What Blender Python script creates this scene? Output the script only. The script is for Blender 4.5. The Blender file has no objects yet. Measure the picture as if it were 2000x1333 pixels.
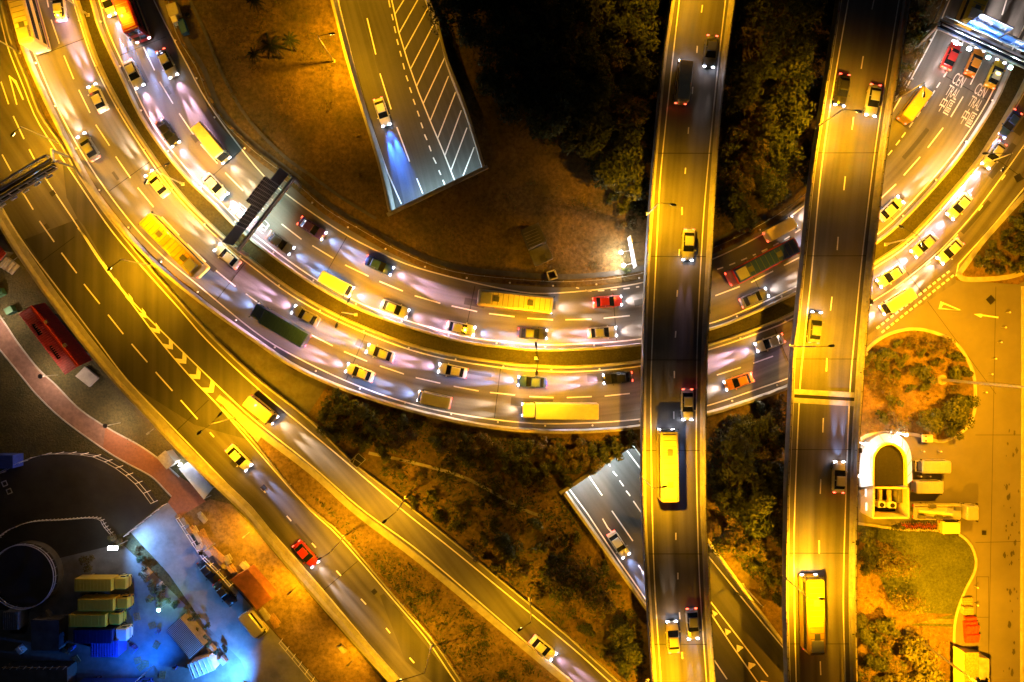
import bpy, bmesh, math, random
from mathutils import Vector, Matrix
from mathutils.geometry import delaunay_2d_cdt, tessellate_polygon
R = math.radians
SC = bpy.context.scene
COL = SC.collection
# ------------------------------------------------------------------ camera, sky, moon, exposure
CAM_H = 106.4          # drone height above the ring road
F = 1330.0             # focal length in photo pixels (2000 wide)
cam = bpy.data.cameras.new("camera"); cam.sensor_width = 36; cam.lens = F / 2000 * 36
cam.clip_end = 3000; cam.clip_start = 1
co = bpy.data.objects.new("camera", cam); COL.objects.link(co); co.location = (0, 0, CAM_H)
SC.camera = co
w = bpy.data.worlds.new("World"); SC.world = w; w.use_nodes = True
nt = w.node_tree; bg = nt.nodes["Background"]
sky = nt.nodes.new("ShaderNodeTexSky"); sky.sky_type = 'NISHITA'; sky.sun_disc = False
sky.sun_elevation = R(-7); sky.sun_rotation = R(200)
nt.links.new(sky.outputs[0], bg.inputs[0]); bg.inputs[1].default_value = 0.025
sl = bpy.data.lights.new("moon", 'SUN'); sl.energy = 0.002; sl.angle = R(0.5); sl.color = (0.8, 0.85, 1)
so = bpy.data.objects.new("moon", sl); COL.objects.link(so); so.rotation_euler = (R(35), 0, R(160))
SC.view_settings.view_transform = 'Standard'; SC.view_settings.look = 'None'
SC.view_settings.exposure = 4.0; SC.view_settings.gamma = 1
SODIUM = (1.0, 0.43, 0.003)
LAMP_W = 1100.0        # one street lamp (with exposure +4)
HEAD_W = 4600.0
LOT_W = 850.0
MAST_W = 9000.0
# ------------------------------------------------------------------ helpers
def P(px, py, z=0.0):
    s = (CAM_H - z) / F
    return Vector(((px - 1000) * s, (666.5 - py) * s, z))
def PL(pts, z=0.0): return [P(x, y, z) for x, y in pts]
def cr(pts, per=8):
    """Catmull-Rom through points (tuples)"""
    pts = [Vector(p) for p in pts]; out = []
    n = len(pts)
    for i in range(n - 1):
        p0 = pts[i - 1] if i else pts[0] * 2 - pts[1]
        p1, p2 = pts[i], pts[i + 1]
        p3 = pts[i + 2] if i + 2 < n else pts[-1] * 2 - pts[-2]
        for k in range(per):
            t = k / per
            out.append(0.5 * ((2 * p1) + (p2 - p0) * t + (2 * p0 - 5 * p1 + 4 * p2 - p3) * t * t + (3 * p1 - p0 - 3 * p2 + p3) * t ** 3))
    out.append(pts[-1].copy()); return out
def ext(pts, a=0, b=0):
    pts = [tuple(p) for p in pts]
    if a:
        d = (Vector(pts[0]) - Vector(pts[1])).normalized() * a; pts = [tuple(Vector(pts[0]) + d)] + pts
    if b:
        d = (Vector(pts[-1]) - Vector(pts[-2])).normalized() * b; pts = pts + [tuple(Vector(pts[-1]) + d)]
    return pts
def resample(pts, n):
    L = [0.0]
    for a, b in zip(pts, pts[1:]): L.append(L[-1] + (b - a).length)
    out = []; j = 0
    for i in range(n):
        s = L[-1] * i / (n - 1)
        while j < len(L) - 2 and L[j + 1] < s: j += 1
        d = L[j + 1] - L[j]
        out.append(pts[j].lerp(pts[j + 1], (s - L[j]) / d if d > 1e-9 else 0))
    return out
def plen(pts): return sum((b - a).length for a, b in zip(pts, pts[1:]))
def line(pxs, z, a=0, b=0, n=None):
    """smooth world polyline from pixel points"""
    q = cr(PL(ext(pxs, a, b), z))
    return resample(q, n or max(4, int(plen(q) / 2.0)))
def normals2(pts):
    out = []
    for i in range(len(pts)):
        a = pts[max(0, i - 1)]; b = pts[min(len(pts) - 1, i + 1)]
        d = (b - a); d.z = 0; d.normalize(); out.append(Vector((-d.y, d.x, 0)))
    return out
def offset(pts, d): return [p + n * d for p, n in zip(pts, normals2(pts))]
def inpoly(x, y, poly):
    c = False; j = len(poly) - 1
    for i in range(len(poly)):
        xi, yi = poly[i][0], poly[i][1]; xj, yj = poly[j][0], poly[j][1]
        if (yi > y) != (yj > y) and x < (xj - xi) * (y - yi) / (yj - yi) + xi: c = not c
        j = i
    return c
def dpoly(x, y, poly):
    best = 1e9; p = Vector((x, y)); n = len(poly)
    for i in range(n):
        a = Vector(poly[i][:2]); b = Vector(poly[(i + 1) % n][:2]); d = b - a
        t = max(0, min(1, (p - a).dot(d) / max(d.length_squared, 1e-9)))
        best = min(best, (p - a - d * t).length)
    return best

class MB:
    def __init__(s, org=(0, 0, 0)): s.v = []; s.f = []; s.m = []; s.uv = {}; s.o = Vector(org)
    def add(s, vs, fs, mi=0, uvs=None):
        b = len(s.v); s.v += [Vector(x) for x in vs]
        for f in fs:
            s.f.append([b + i for i in f]); s.m.append(mi)
        if uvs:
            for i, u in enumerate(uvs): s.uv[b + i] = u
        return s
    def box(s, c, d, rz=0, mi=0, taper=1.0):
        x, y, z = d[0] / 2, d[1] / 2, d[2] / 2; ca, sa = math.cos(rz), math.sin(rz); vs = []
        for k in (-1, 1):
            t = taper if k > 0 else 1
            for (i, j) in ((-1, -1), (1, -1), (1, 1), (-1, 1)):
                a, b = i * x * t, j * y * t
                vs.append((c[0] + a * ca - b * sa, c[1] + a * sa + b * ca, c[2] + k * z))
        return s.add(vs, [(3, 2, 1, 0), (4, 5, 6, 7), (0, 1, 5, 4), (1, 2, 6, 5), (2, 3, 7, 6), (3, 0, 4, 7)], mi)
    def bar(s, a, b, wd, ht, mi=0):
        """box between two points: width wd, height ht"""
        a, b = Vector(a), Vector(b); d = (b - a).normalized()
        u = Vector((0, 0, 1)) if abs(d.z) < .9 else Vector((1, 0, 0))
        n = d.cross(u).normalized(); u = n.cross(d).normalized(); vs = []
        for q in (a, b):
            for (i, j) in ((-1, -1), (1, -1), (1, 1), (-1, 1)): vs.append(q + n * (i * wd / 2) + u * (j * ht / 2))
        return s.add(vs, [(3, 2, 1, 0), (4, 5, 6, 7), (0, 1, 5, 4), (1, 2, 6, 5), (2, 3, 7, 6), (3, 0, 4, 7)], mi)
    def tube(s, pts, rs, n=8, mi=0, cap=True):
        pts = [Vector(p) for p in pts]
        if not hasattr(rs, '__len__'): rs = [rs] * len(pts)
        vs = []; fs = []
        for i, p in enumerate(pts):
            d = (pts[min(i + 1, len(pts) - 1)] - pts[max(i - 1, 0)]).normalized()
            u = Vector((0, 0, 1)) if abs(d.z) < .9 else Vector((1, 0, 0))
            a = d.cross(u).normalized(); b = d.cross(a)
            for k in range(n):
                t = 2 * math.pi * k / n; vs.append(p + (a * math.cos(t) + b * math.sin(t)) * rs[i])
        for i in range(len(pts) - 1):
            for k in range(n):
                k2 = (k + 1) % n; fs.append((i * n + k, i * n + k2, (i + 1) * n + k2, (i + 1) * n + k))
        if cap:
            fs.append(tuple(range(n))); fs.append(tuple(range((len(pts) - 1) * n, len(pts) * n)))
        return s.add(vs, fs, mi)
    def ribbon(s, A, B, mi=0):
        n = min(len(A), len(B)); vs = []; uv = []; fs = []; v = 0
        for i in range(n):
            if i: v += (A[i] - A[i - 1]).length
            wd = (B[i] - A[i]).length
            vs += [A[i], B[i]]; uv += [(0, v), (wd, v)]
            if i: fs.append((2 * i - 2, 2 * i - 1, 2 * i + 1, 2 * i))
        return s.add(vs, fs, mi, uv)
    def grid(s, rows, mi=0, closed=False):
        n = len(rows[0]); vs = [p for r in rows for p in r]; fs = []
        for i in range(len(rows) - 1):
            for k in range(n if closed else n - 1):
                k2 = (k + 1) % n; fs.append((i * n + k, i * n + k2, (i + 1) * n + k2, (i + 1) * n + k))
        return s.add(vs, fs, mi)
    def loft(s, rows, mi=0):
        s.grid(rows, mi, True); n = len(rows[0]); b = len(s.v) - n * len(rows)
        s.f.append([b + i for i in range(n)]); s.m.append(mi)
        s.f.append([len(s.v) - n + i for i in range(n)]); s.m.append(mi); return s
    def sweep(s, pts, prof, mi=0, cap=True):
        """prof: closed list of (offset left, z)"""
        N = normals2(pts); rows = [[p + n * a + Vector((0, 0, b)) for a, b in prof] for p, n in zip(pts, N)]
        return s.loft(rows, mi) if cap else s.grid(rows, mi, True)
    def prism(s, poly, z0, z1, mi=0, top=None):
        """vertical extrusion of a world xy polygon"""
        n = len(poly); lo = [Vector((p[0], p[1], z0)) for p in poly]; hi = [Vector((p[0], p[1], z1)) for p in (top or poly)]
        s.add(lo + hi, [(i, (i + 1) % n, n + (i + 1) % n, n + i) for i in range(n)], mi)
        for ring in (lo, hi):
            s.add(ring, [t for t in tessellate_polygon([ring])], mi)
        return s
    def sheet(s, poly, z=None, mi=0):
        ring = [Vector((p[0], p[1], p[2] if z is None else z)) for p in poly]
        return s.add(ring, [tuple(t) for t in tessellate_polygon([ring])], mi, [(p.x, p.y) for p in ring])
    def build(s, name, mats, parent=None, smooth=False, up=False, recalc=True, edges=False):
        me = bpy.data.meshes.new(name)
        me.from_pydata([tuple(p - s.o) for p in s.v], [], s.f)
        if not isinstance(mats, (list, tuple)): mats = [mats]
        for m in mats: me.materials.append(m)
        for p, mi in zip(me.polygons, s.m): p.material_index = mi; p.use_smooth = smooth
        if s.uv:
            ul = me.uv_layers.new(name="UVMap")
            for l in me.loops: ul.data[l.index].uv = s.uv.get(l.vertex_index, (0, 0))
        if recalc:
            bm = bmesh.new(); bm.from_mesh(me)
            if not up: bmesh.ops.remove_doubles(bm, verts=bm.verts, dist=1e-5)
            bmesh.ops.recalc_face_normals(bm, faces=bm.faces)
            if up:
                for f in bm.faces:
                    if f.normal.z < 0: f.normal_flip()
            bm.to_mesh(me); bm.free()
        o = bpy.data.objects.new(name, me); COL.objects.link(o)
        if parent: o.parent = parent
        else: o.location = s.o
        return o
def bevel(o, wd=.03, seg=2):
    b = o.modifiers.new("bevel", 'BEVEL'); b.width = wd; b.segments = seg; b.limit_method = 'ANGLE'; b.angle_limit = R(40); return o
def tag(o, label, cat, group=None):
    o["label"] = label; o["category"] = cat
    if group: o["group"] = group
    return o
def thing(name, label, cat, loc=(0, 0, 0), rz=0, group=None):
    o = bpy.data.objects.new(name, None); COL.objects.link(o); o.location = loc; o.rotation_euler = (0, 0, rz)
    o.empty_display_size = .3
    return tag(o, label, cat, group)
def struct(o): o["kind"] = "structure"; return o
def stuff(o): o["kind"] = "stuff"; return o
KIDS = {}
def kids(o):
    return list(o.children)
def dup(root, loc, rz=0, label=None, group=None):
    def rec(o, par):
        c = o.copy(); COL.objects.link(c)
        if par: c.parent = par
        for ch in kids(o): rec(ch, c)
        return c
    r = rec(root, None); r.location = loc; r.rotation_euler = (0, 0, rz)
    if label: r["label"] = label
    if group: r["group"] = group
    return r
# ------------------------------------------------------------------ materials
def mat(name, c, rough=.7, metal=0, var=.15, scale=2.0, emit=None, est=0, c2=None, bump=0, coat=0, objvar=0, spec=.5, bscale=None):
    m = bpy.data.materials.new(name); m.use_nodes = True; t = m.node_tree; b = t.nodes["Principled BSDF"]
    b.inputs["Roughness"].default_value = rough; b.inputs["Metallic"].default_value = metal
    b.inputs["Specular IOR Level"].default_value = spec
    if coat: b.inputs["Coat Weight"].default_value = coat
    tc = t.nodes.new("ShaderNodeTexCoord")
    n = t.nodes.new("ShaderNodeTexNoise"); n.inputs["Scale"].default_value = scale; n.inputs["Detail"].default_value = 6
    n.inputs["Roughness"].default_value = .65
    t.links.new(tc.outputs["Object"], n.inputs["Vector"])
    r = t.nodes.new("ShaderNodeValToRGB"); r.color_ramp.elements[0].position = .3; r.color_ramp.elements[1].position = .7
    lo = c2 or tuple(x * (1 - var) for x in c); hi = c if c2 else tuple(min(1, x * (1 + var)) for x in c)
    r.color_ramp.elements[0].color = (*lo, 1); r.color_ramp.elements[1].color = (*hi, 1)
    t.links.new(n.outputs[0], r.inputs[0]); out = r.outputs[0]
    if objvar:
        oi = t.nodes.new("ShaderNodeObjectInfo"); h = t.nodes.new("ShaderNodeHueSaturation")
        mr = t.nodes.new("ShaderNodeMapRange"); mr.inputs[3].default_value = 1 - objvar; mr.inputs[4].default_value = 1 + objvar
        t.links.new(oi.outputs["Random"], mr.inputs[0]); t.links.new(mr.outputs[0], h.inputs["Value"])
        t.links.new(out, h.inputs["Color"]); out = h.outputs[0]
    if bscale:
        n3 = t.nodes.new("ShaderNodeTexNoise"); n3.inputs["Scale"].default_value = bscale * .7; n3.inputs["Detail"].default_value = 5; n3.inputs["Roughness"].default_value = .75
        t.links.new(tc.outputs["Object"], n3.inputs["Vector"])
        r3 = t.nodes.new("ShaderNodeMapRange"); r3.inputs[1].default_value = .3; r3.inputs[2].default_value = .7; r3.inputs[3].default_value = .45; r3.inputs[4].default_value = 1.5
        t.links.new(n3.outputs[0], r3.inputs[0]); cb = t.nodes.new("ShaderNodeCombineColor"); mx = t.nodes.new("ShaderNodeMix"); mx.data_type = 'RGBA'; mx.blend_type = 'MULTIPLY'; mx.inputs[0].default_value = 1
        for i in range(3): t.links.new(r3.outputs[0], cb.inputs[i])
        t.links.new(out, mx.inputs[6]); t.links.new(cb.outputs[0], mx.inputs[7]); out = mx.outputs[2]
    t.links.new(out, b.inputs["Base Color"])
    if bump:
        bp = t.nodes.new("ShaderNodeBump"); bp.inputs["Strength"].default_value = bump; bp.inputs["Distance"].default_value = .15
        if bscale:
            n2 = t.nodes.new("ShaderNodeTexNoise"); n2.inputs["Scale"].default_value = bscale; n2.inputs["Detail"].default_value = 4
            t.links.new(tc.outputs["Object"], n2.inputs["Vector"]); t.links.new(n2.outputs[0], bp.inputs["Height"])
        else: t.links.new(n.outputs[0], bp.inputs["Height"])
        t.links.new(bp.outputs[0], b.inputs["Normal"])
    if emit:
        b.inputs["Emission Color"].default_value = (*emit, 1); b.inputs["Emission Strength"].default_value = est
    return m
def asphalt(name, c, rough=.62):
    """worn asphalt: lengthwise wheel streaks (from the ribbon's uv), patches, grain"""
    m = bpy.data.materials.new(name); m.use_nodes = True; t = m.node_tree; b = t.nodes["Principled BSDF"]
    uv = t.nodes.new("ShaderNodeUVMap"); mp = t.nodes.new("ShaderNodeMapping"); mp.inputs["Scale"].default_value = (.62, .014, 1)
    t.links.new(uv.outputs[0], mp.inputs[0])
    n1 = t.nodes.new("ShaderNodeTexNoise"); n1.inputs["Scale"].default_value = 1; n1.inputs["Detail"].default_value = 4; t.links.new(mp.outputs[0], n1.inputs["Vector"])
    g = t.nodes.new("ShaderNodeNewGeometry")
    n2 = t.nodes.new("ShaderNodeTexNoise"); n2.inputs["Scale"].default_value = .12; n2.inputs["Detail"].default_value = 5; t.links.new(g.outputs["Position"], n2.inputs["Vector"])
    n3 = t.nodes.new("ShaderNodeTexNoise"); n3.inputs["Scale"].default_value = 5; n3.inputs["Detail"].default_value = 5; n3.inputs["Roughness"].default_value = .8; t.links.new(g.outputs["Position"], n3.inputs["Vector"])
    def ma(op, a, bb):
        q = t.nodes.new("ShaderNodeMath"); q.operation = op
        for i, x in enumerate((a, bb)):
            if isinstance(x, (int, float)): q.inputs[i].default_value = x
            else: t.links.new(x, q.inputs[i])
        return q.outputs[0]
    s = ma('ADD', ma('ADD', ma('MULTIPLY', n1.outputs[0], 1.9), ma('MULTIPLY', n2.outputs[0], 1.1)), ma('MULTIPLY', n3.outputs[0], .6))
    s = ma('SUBTRACT', s, .75)     # about 1.0 on average
    s = ma('MAXIMUM', s, .35)
    mx = t.nodes.new("ShaderNodeMix"); mx.data_type = 'RGBA'; mx.blend_type = 'MULTIPLY'; mx.inputs[0].default_value = 1
    mx.inputs[6].default_value = (*c, 1); cb = t.nodes.new("ShaderNodeCombineColor")
    for i in range(3): t.links.new(s, cb.inputs[i])
    t.links.new(cb.outputs[0], mx.inputs[7]); t.links.new(mx.outputs[2], b.inputs["Base Color"])
    b.inputs["Roughness"].default_value = rough; b.inputs["Specular IOR Level"].default_value = .35
    bp = t.nodes.new("ShaderNodeBump"); bp.inputs["Strength"].default_value = .25; bp.inputs["Distance"].default_value = .02
    t.links.new(n3.outputs[0], bp.inputs["Height"]); t.links.new(bp.outputs[0], b.inputs["Normal"])
    return m
def paintmat(name, c):
    m = mat(name, c, .55, var=.12, scale=3); t = m.node_tree; b = t.nodes["Principled BSDF"]
    return m
M = {}
M['asph'] = asphalt("asphalt", (.105, .10, .095)); M['asph_dark'] = asphalt("asphalt_dark", (.062, .06, .057))
M['asph_mid'] = asphalt("asphalt_grey", (.125, .12, .115)); M['asph_lot'] = mat('asphalt_lot', (.17, .16, .15), .7, c2=(.125, .12, .11), scale=.12, bump=.05)
M['median'] = mat('median_soil', (.055, .048, .02), .95, c2=(.03, .028, .012), scale=.5, bump=.6, bscale=4)
M['conc'] = mat("concrete", (.40, .385, .36), .8, var=.22, scale=.9, bump=.15)
M['conc_dirty'] = mat("concrete_dirty", (.27, .25, .22), .85, var=.35, scale=.7, bump=.2)
M['conc_dark'] = mat("concrete_dark", (.10, .095, .085), .85, var=.35, scale=.6, bump=.2)
M['yard'] = mat("yard_concrete", (.26, .26, .26), .7, var=.32, scale=.35, bump=.1)
M['white'] = paintmat("road_paint_white", (.80, .78, .74)); M['yellowp'] = paintmat("road_paint_yellow", (.75, .52, .06))
M['yard_dark'] = mat('yard_asphalt', (.18, .18, .18), .7, var=.4, scale=.3, bump=.1)
M['dirt'] = mat("bare_earth", (.24, .16, .075), .95, c2=(.12, .085, .04), scale=.28, bump=.6, bscale=2.5)
M['drygrass'] = mat("dry_grass", (.20, .125, .045), .95, c2=(.06, .05, .016), scale=.16, bump=.8, bscale=2.2)
M['lawn'] = mat("lawn", (.075, .095, .022), .95, c2=(.045, .06, .014), scale=.4, bump=.8, bscale=5)
M['lawn2'] = mat("scruffy_lawn", (.105, .088, .03), .95, c2=(.045, .045, .016), scale=.3, bump=.9, bscale=4)
M['path'] = mat("path_paving", (.25, .15, .115), .85, var=.3, scale=1.2)
M['path_red'] = mat("path_red", (.30, .13, .07), .85, var=.2, scale=2)
M['court'] = mat("court_dark", (.045, .042, .035), .9, var=.35, scale=.15)
M['steel'] = mat("galvanised_steel", (.45, .45, .44), .45, .7, var=.15, scale=3)
M['dsteel'] = mat("dark_steel", (.035, .035, .035), .5, .5, var=.2, scale=3)
M['black'] = mat("black_rubber", (.015, .015, .015), .8, var=.2)
M['rim'] = mat("wheel_rim", (.35, .35, .36), .35, .8)
M['glass'] = mat("dark_glass", (.012, .014, .016), .06, 0, var=.1, spec=.8)
M['lampglow'] = mat("lamp_lens", (.9, .7, .3), .4, emit=(1, .62, .12), est=3)
M['coolglow'] = mat("flood_lens", (.9, .95, 1), .4, emit=(.85, .9, 1), est=4)
M['greenglow'] = mat("flood_lens_green", (.8, 1, .95), .4, emit=(.35, 1, .8), est=2.5)
M['head'] = mat("headlamp_lens", (.9, .9, 1), .2, emit=(.80, .82, 1), est=5)
M['tail'] = mat("tail_lamp_lens", (.5, .02, .015), .3, emit=(1, .05, .02), est=1.2)
M['trunk'] = mat("bark", (.12, .085, .055), .95, c2=(.06, .045, .03), scale=5, bump=.5)
for nm, c, c2 in (("leaf_dark", (.045, .06, .016), (.016, .026, .007)), ("leaf_mid", (.085, .095, .022), (.035, .045, .012)),
                  ("leaf_light", (.17, .16, .045), (.085, .085, .022)), ("leaf_brown", (.13, .09, .03), (.05, .04, .014))):
    M[nm] = mat(nm, c, .6, c2=c2, scale=1.1, objvar=.25, spec=.3)
M['red_roof'] = mat("red_roof_tiles", (.55, .05, .028), .6, var=.25, scale=3)
M['cream'] = mat("cream_wall", (.62, .55, .42), .7, var=.1)
M['rust'] = mat("rust_red_steel", (.23, .085, .045), .65, var=.35, scale=1.2)
M['white_panel'] = mat("white_panel", (.78, .78, .78), .5, var=.06)
M['navy'] = mat("navy_panel", (.014, .018, .04), .5, var=.2)
M['sign_blue'] = mat("sign_blue", (.012, .09, .42), .4, var=.08)
M['sign_white'] = mat("sign_white", (.82, .84, .86), .4, var=.05)
M['blue_steel'] = mat("blue_container", (.045, .085, .42), .5, var=.25, scale=2)
M['grey_steel'] = mat("grey_container", (.13, .14, .15), .6, var=.25, scale=2)
M['wood'] = mat("weathered_wood", (.33, .20, .09), .85, var=.4, scale=4)
M['red_plastic'] = mat("red_plastic", (.55, .05, .02), .45, var=.2)
M['tarp'] = mat("beige_tarp", (.45, .38, .25), .8, var=.25, scale=2)
M['green_box'] = mat("green_cabinet", (.05, .16, .10), .6, var=.2)
PAINT = {}
for nm, c in (("white", (.72, .71, .68)), ("silver", (.40, .41, .42)), ("black", (.02, .02, .022)), ("red", (.42, .025, .02)), ("blue", (.025, .06, .30)),
              ("yellow", (.66, .42, .03)), ("cream", (.70, .60, .36)), ("grey", (.14, .145, .15)), ("orange", (.6, .2, .02)), ("navy", (.012, .02, .09)), ("purple", (.13, .06, .24))):
    PAINT[nm] = mat("paint_" + nm, c, .3, .15 if nm in ("silver", "grey") else 0, var=.07, scale=1.5, coat=.5)
# ------------------------------------------------------------------ road geometry in photo pixels
A_ = [(332,0),(350,72),(390,140),(425,222),(497,295),(575,354),(640,410),(707,450),(775,488),(875,528),(1000,545),(1125,550),(1257,533),(1386,487),(1500,430),(1577,374),(1665,290),(1737,207),(1782,130),(1837,0)]
B_ = [(300,0),(322,45),(362,120),(410,207),(500,327),(557,378),(650,443),(725,485),(820,525),(1000,568),(1100,572),(1257,552),(1386,509),(1500,452),(1575,399),(1660,325),(1732,237),(1822,75),(1855,0)]
C_ = [(245,0),(280,92),(312,160),(350,222),(392,282),(440,338),(475,373),(550,438),(610,480),(674,518),(741,550),(810,578),(882,598),(955,613),(1030,622),(1104,625),(1179,622),(1250,613),(1397,578),(1467,552),(1531,519),(1562,503),(1640,455),(1715,393),(1765,343),(1812,289),(1857,229),(1895,166),(1917,122),(1966,0)]
D_ = [(182,0),(200,62),(240,150),(287,245),(357,338),(425,405),(470,450),(557,518),(625,563),(700,603),(780,633),(900,667),(1000,680),(1047,684),(1125,683),(1252,673),(1380,645),(1455,618),(1557,571),(1630,530),(1702,480),(1762,430),(1850,333),(1900,265),(1940,200),(1967,140),(2002,72)]
E_ = [(152,0),(162,32),(192,120),(242,217),(314,327),(370,398),(450,475),(500,515),(575,570),(662,618),(778,666),(876,693),(1001,712),(1047,715),(1125,717),(1251,706),(1380,675),(1500,634),(1552,610),(1630,568),(1697,520),(1777,463),(1890,338),(1937,270),(1988,185),(2010,140)]
F_ = [(94,0),(100,39),(125,109),(154,176),(187,244),(226,306),(269,367),(316,424),(366,477),(422,529),(480,574),(542,617),(607,654),(672,687),(742,715),(812,738),(886,755),(957,767),(1034,775),(1107,777),(1181,774),(1250,765),(1400,733),(1471,710),(1544,682),(1620,640),(1690,592),(1757,549),(1830,490),(1900,415),(1962,338),(2010,270)]
G_ = [(40,0),(47,50),(75,125),(120,227),(181,333),(250,428),(312,495),(390,560),(500,650),(575,696),(675,744),(775,781),(876,806),(1001,824),(1100,828),(1250,819),(1377,794),(1500,753),(1544,737),(1620,697),(1690,652),(1775,592),(1862,527),(1935,445),(2000,368)]
H_ = [(20,0),(45,87),(75,162),(117,250),(160,333),(200,398),(287,500),(385,583),(500,666),(575,716),(655,753),(750,786),(876,819),(1001,839),(1125,843),(1250,834),(1377,810),(1500,771),(1542,754),(1620,722),(1692,690)]
L_ = [(-100,285),(0,441),(25,482),(79,561),(110,603),(158,666),(212,732),(255,779),(288,814),(363,894),(473,998),(500,1030),(562,1105),(650,1207),(762,1333)]
LI_ = [(-75,250),(0,398),(50,480),(120,573),(190,666),(250,744),(343,841),(495,1000),(620,1140),(782,1333)]
R_ = [(3,5),(25,87),(55,160),(80,225),(120,282),(150,333),(200,408),(265,490),(295,525),(375,615),(422,666),(500,738),(605,821),(685,899),(788,979),(937,1100),(1000,1151),(1100,1235),(1210,1333)]
RI_ = [(-6,10),(15,92),(45,168),(75,240),(137,333),(212,443),(270,513),(350,603),(405,666),(500,756),(650,881),(790,1000),(875,1067),(1000,1169),(1125,1272),(1192,1333)]
EX = 330
A, B, C_c, D, E, Fc, G = (line(p, 0, EX, EX) for p in (A_, B_, C_, D_, E_, F_, G_))
Hh = line(H_, .5, EX, 0)
Lp = line(L_, .8, EX, EX); LI = line(LI_, 0, EX, EX); Rb = line(R_, .4, EX, EX); RI = line(RI_, 0, EX, EX)
# underpass north
def zN(p): return max(-5.6, min(-.1, -5.3 + (p[1] - 24) * .056))
def zS(p):
    s = (p[0] - 14) * .62 - (p[1] + 20) * .785
    return max(-5.4, min(-.12, -5.2 + s * .085))
def PZ(px, py, f, up=0):
    z = 0
    for _ in range(5): z = f(P(px, py, z)) + up
    return P(px, py, z)
TNL = line([(647,0),(661,56),(675,112),(697,187),(720,260),(742,333),(760,415)], 0, 700, 0, 60)
TNR = line([(838,0),(855,40),(875,117),(912,212),(947,325)], 0, 700, 0, 60)
TSL = line([(1100,964),(1125,1000),(1180,1077),(1260,1190),(1360,1333)], 0, 0, 560, 60)
TSR = line([(1241,867),(1300,942),(1390,1062),(1450,1145),(1500,1212),(1590,1333)], 0, 0, 560, 60)
# ------------------------------------------------------------------ ground
park_poly = [(p.x, p.y) for p in offset(Lp, .1)]
park_poly = park_poly + [(-30, -260), (-300, -260), (-300, 160)]
def ground():
    loops = [[(p.x, p.y) for p in TNL] + [(p.x, p.y) for p in reversed(TNR)],
             [(p.x, p.y) for p in TSL] + [(p.x, p.y) for p in reversed(TSR)], park_poly]
    vs = []; es = []; rnd = random.Random(3)
    for lp in loops:
        b = len(vs); vs += [Vector(q) for q in lp]; es += [(b + i, b + (i + 1) % len(lp)) for i in range(len(lp))]
    for i in range(-60, 61):
        for j in range(-44, 45):
            x, y = i * 2.0, j * 2.0
            if any(dpoly(x, y, lp) < .5 for lp in loops if True) : continue
            vs.append(Vector((x + rnd.uniform(-.4, .4), y + rnd.uniform(-.4, .4))))
    for i in range(-30, 31):
        for j in range(-30, 31):
            x, y = i * 40.0, j * 40.0
            if abs(x) > 125 or abs(y) > 95: vs.append(Vector((x + .1, y + .2)))
    V, _, Fs, *_r = delaunay_2d_cdt(vs, es, [], 0, 1e-4)
    mb = MB(); keep = []
    for f in Fs:
        c = sum((V[i] for i in f), Vector((0, 0))) / len(f)
        if not any(inpoly(c.x, c.y, lp) for lp in loops): keep.append(f)
    mb.add([(v.x, v.y, -.12 + (.05 * math.sin(v.x * .7 + v.y * .31) * math.sin(v.y * .53))) for v in V], keep, 0)
    o = mb.build("ground", M['drygrass'], up=True, smooth=True); return struct(o)
ground()
# lower park ground (5 m below the viaduct)
ZP = -5.0
def park():
    b = [Vector((x, y)) for x, y in park_poly]; es = [(i, (i + 1) % len(b)) for i in range(len(b))]
    for i in range(-55, 5):
        for j in range(-45, 22):
            x, y = i * 3.0, j * 3.0
            if inpoly(x, y, park_poly) and dpoly(x, y, park_poly) > 1: b.append(Vector((x, y)))
    V, _, Fs, *_r = delaunay_2d_cdt(b, es, [], 0, 1e-4)
    mb = MB()
    keep = [f for f in Fs if inpoly(*(sum((V[i] for i in f), Vector((0, 0))) / len(f)), park_poly)]
    mb.add([(v.x, v.y, ZP - .05) for v in V], keep)
    struct(mb.build("park_ground", M['lawn2'], up=True))
park()
# ------------------------------------------------------------------ roads
def road(name, L, Rr, z, m, drop=.3):
    n = max(len(L), len(Rr)); a = resample(L, n); b = resample(Rr, n)
    for q in a: q.z = z
    for q in b: q.z = z
    mb = MB(); mb.ribbon(a, b)
    return struct(mb.build(name, m, up=True))
def lines_obj(parent, name, segs, wd=.17, m='white', z=.012):
    """segs: list of world polylines"""
    mb = MB()
    for s in segs:
        mb.ribbon([p + Vector((0, 0, z)) for p in offset(s, wd / 2)], [p + Vector((0, 0, z)) for p in offset(s, -wd / 2)])
    o = mb.build(name, M[m], up=True); o.parent = parent; o["kind"] = "structure"; return o
def dash(pairs, z=0): return [[P(*a, z), P(*b, z)] for a, b in pairs]
def autodash(pl, on, off, s0=0):
    segs = []; L = plen(pl); s = s0; q = resample(pl, int(L / .5) + 2); st = L / (len(q) - 1)
    while s + on < L:
        i, j = int(s / st), int((s + on) / st); segs.append(q[i:j + 1:3] if len(q[i:j + 1:3]) > 1 else q[i:j + 1]); s += on + off
    return segs
ring_in = road("road", offset(A, -.9), offset(D, .1), 0, M['asph_mid'])
ring_out = road("road", offset(E, -.1), offset(G, -1.0), 0, M['asph_mid'])
via = road("road", offset(Lp, .2), offset(Rb, -.1), 0, M['asph'])
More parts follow.
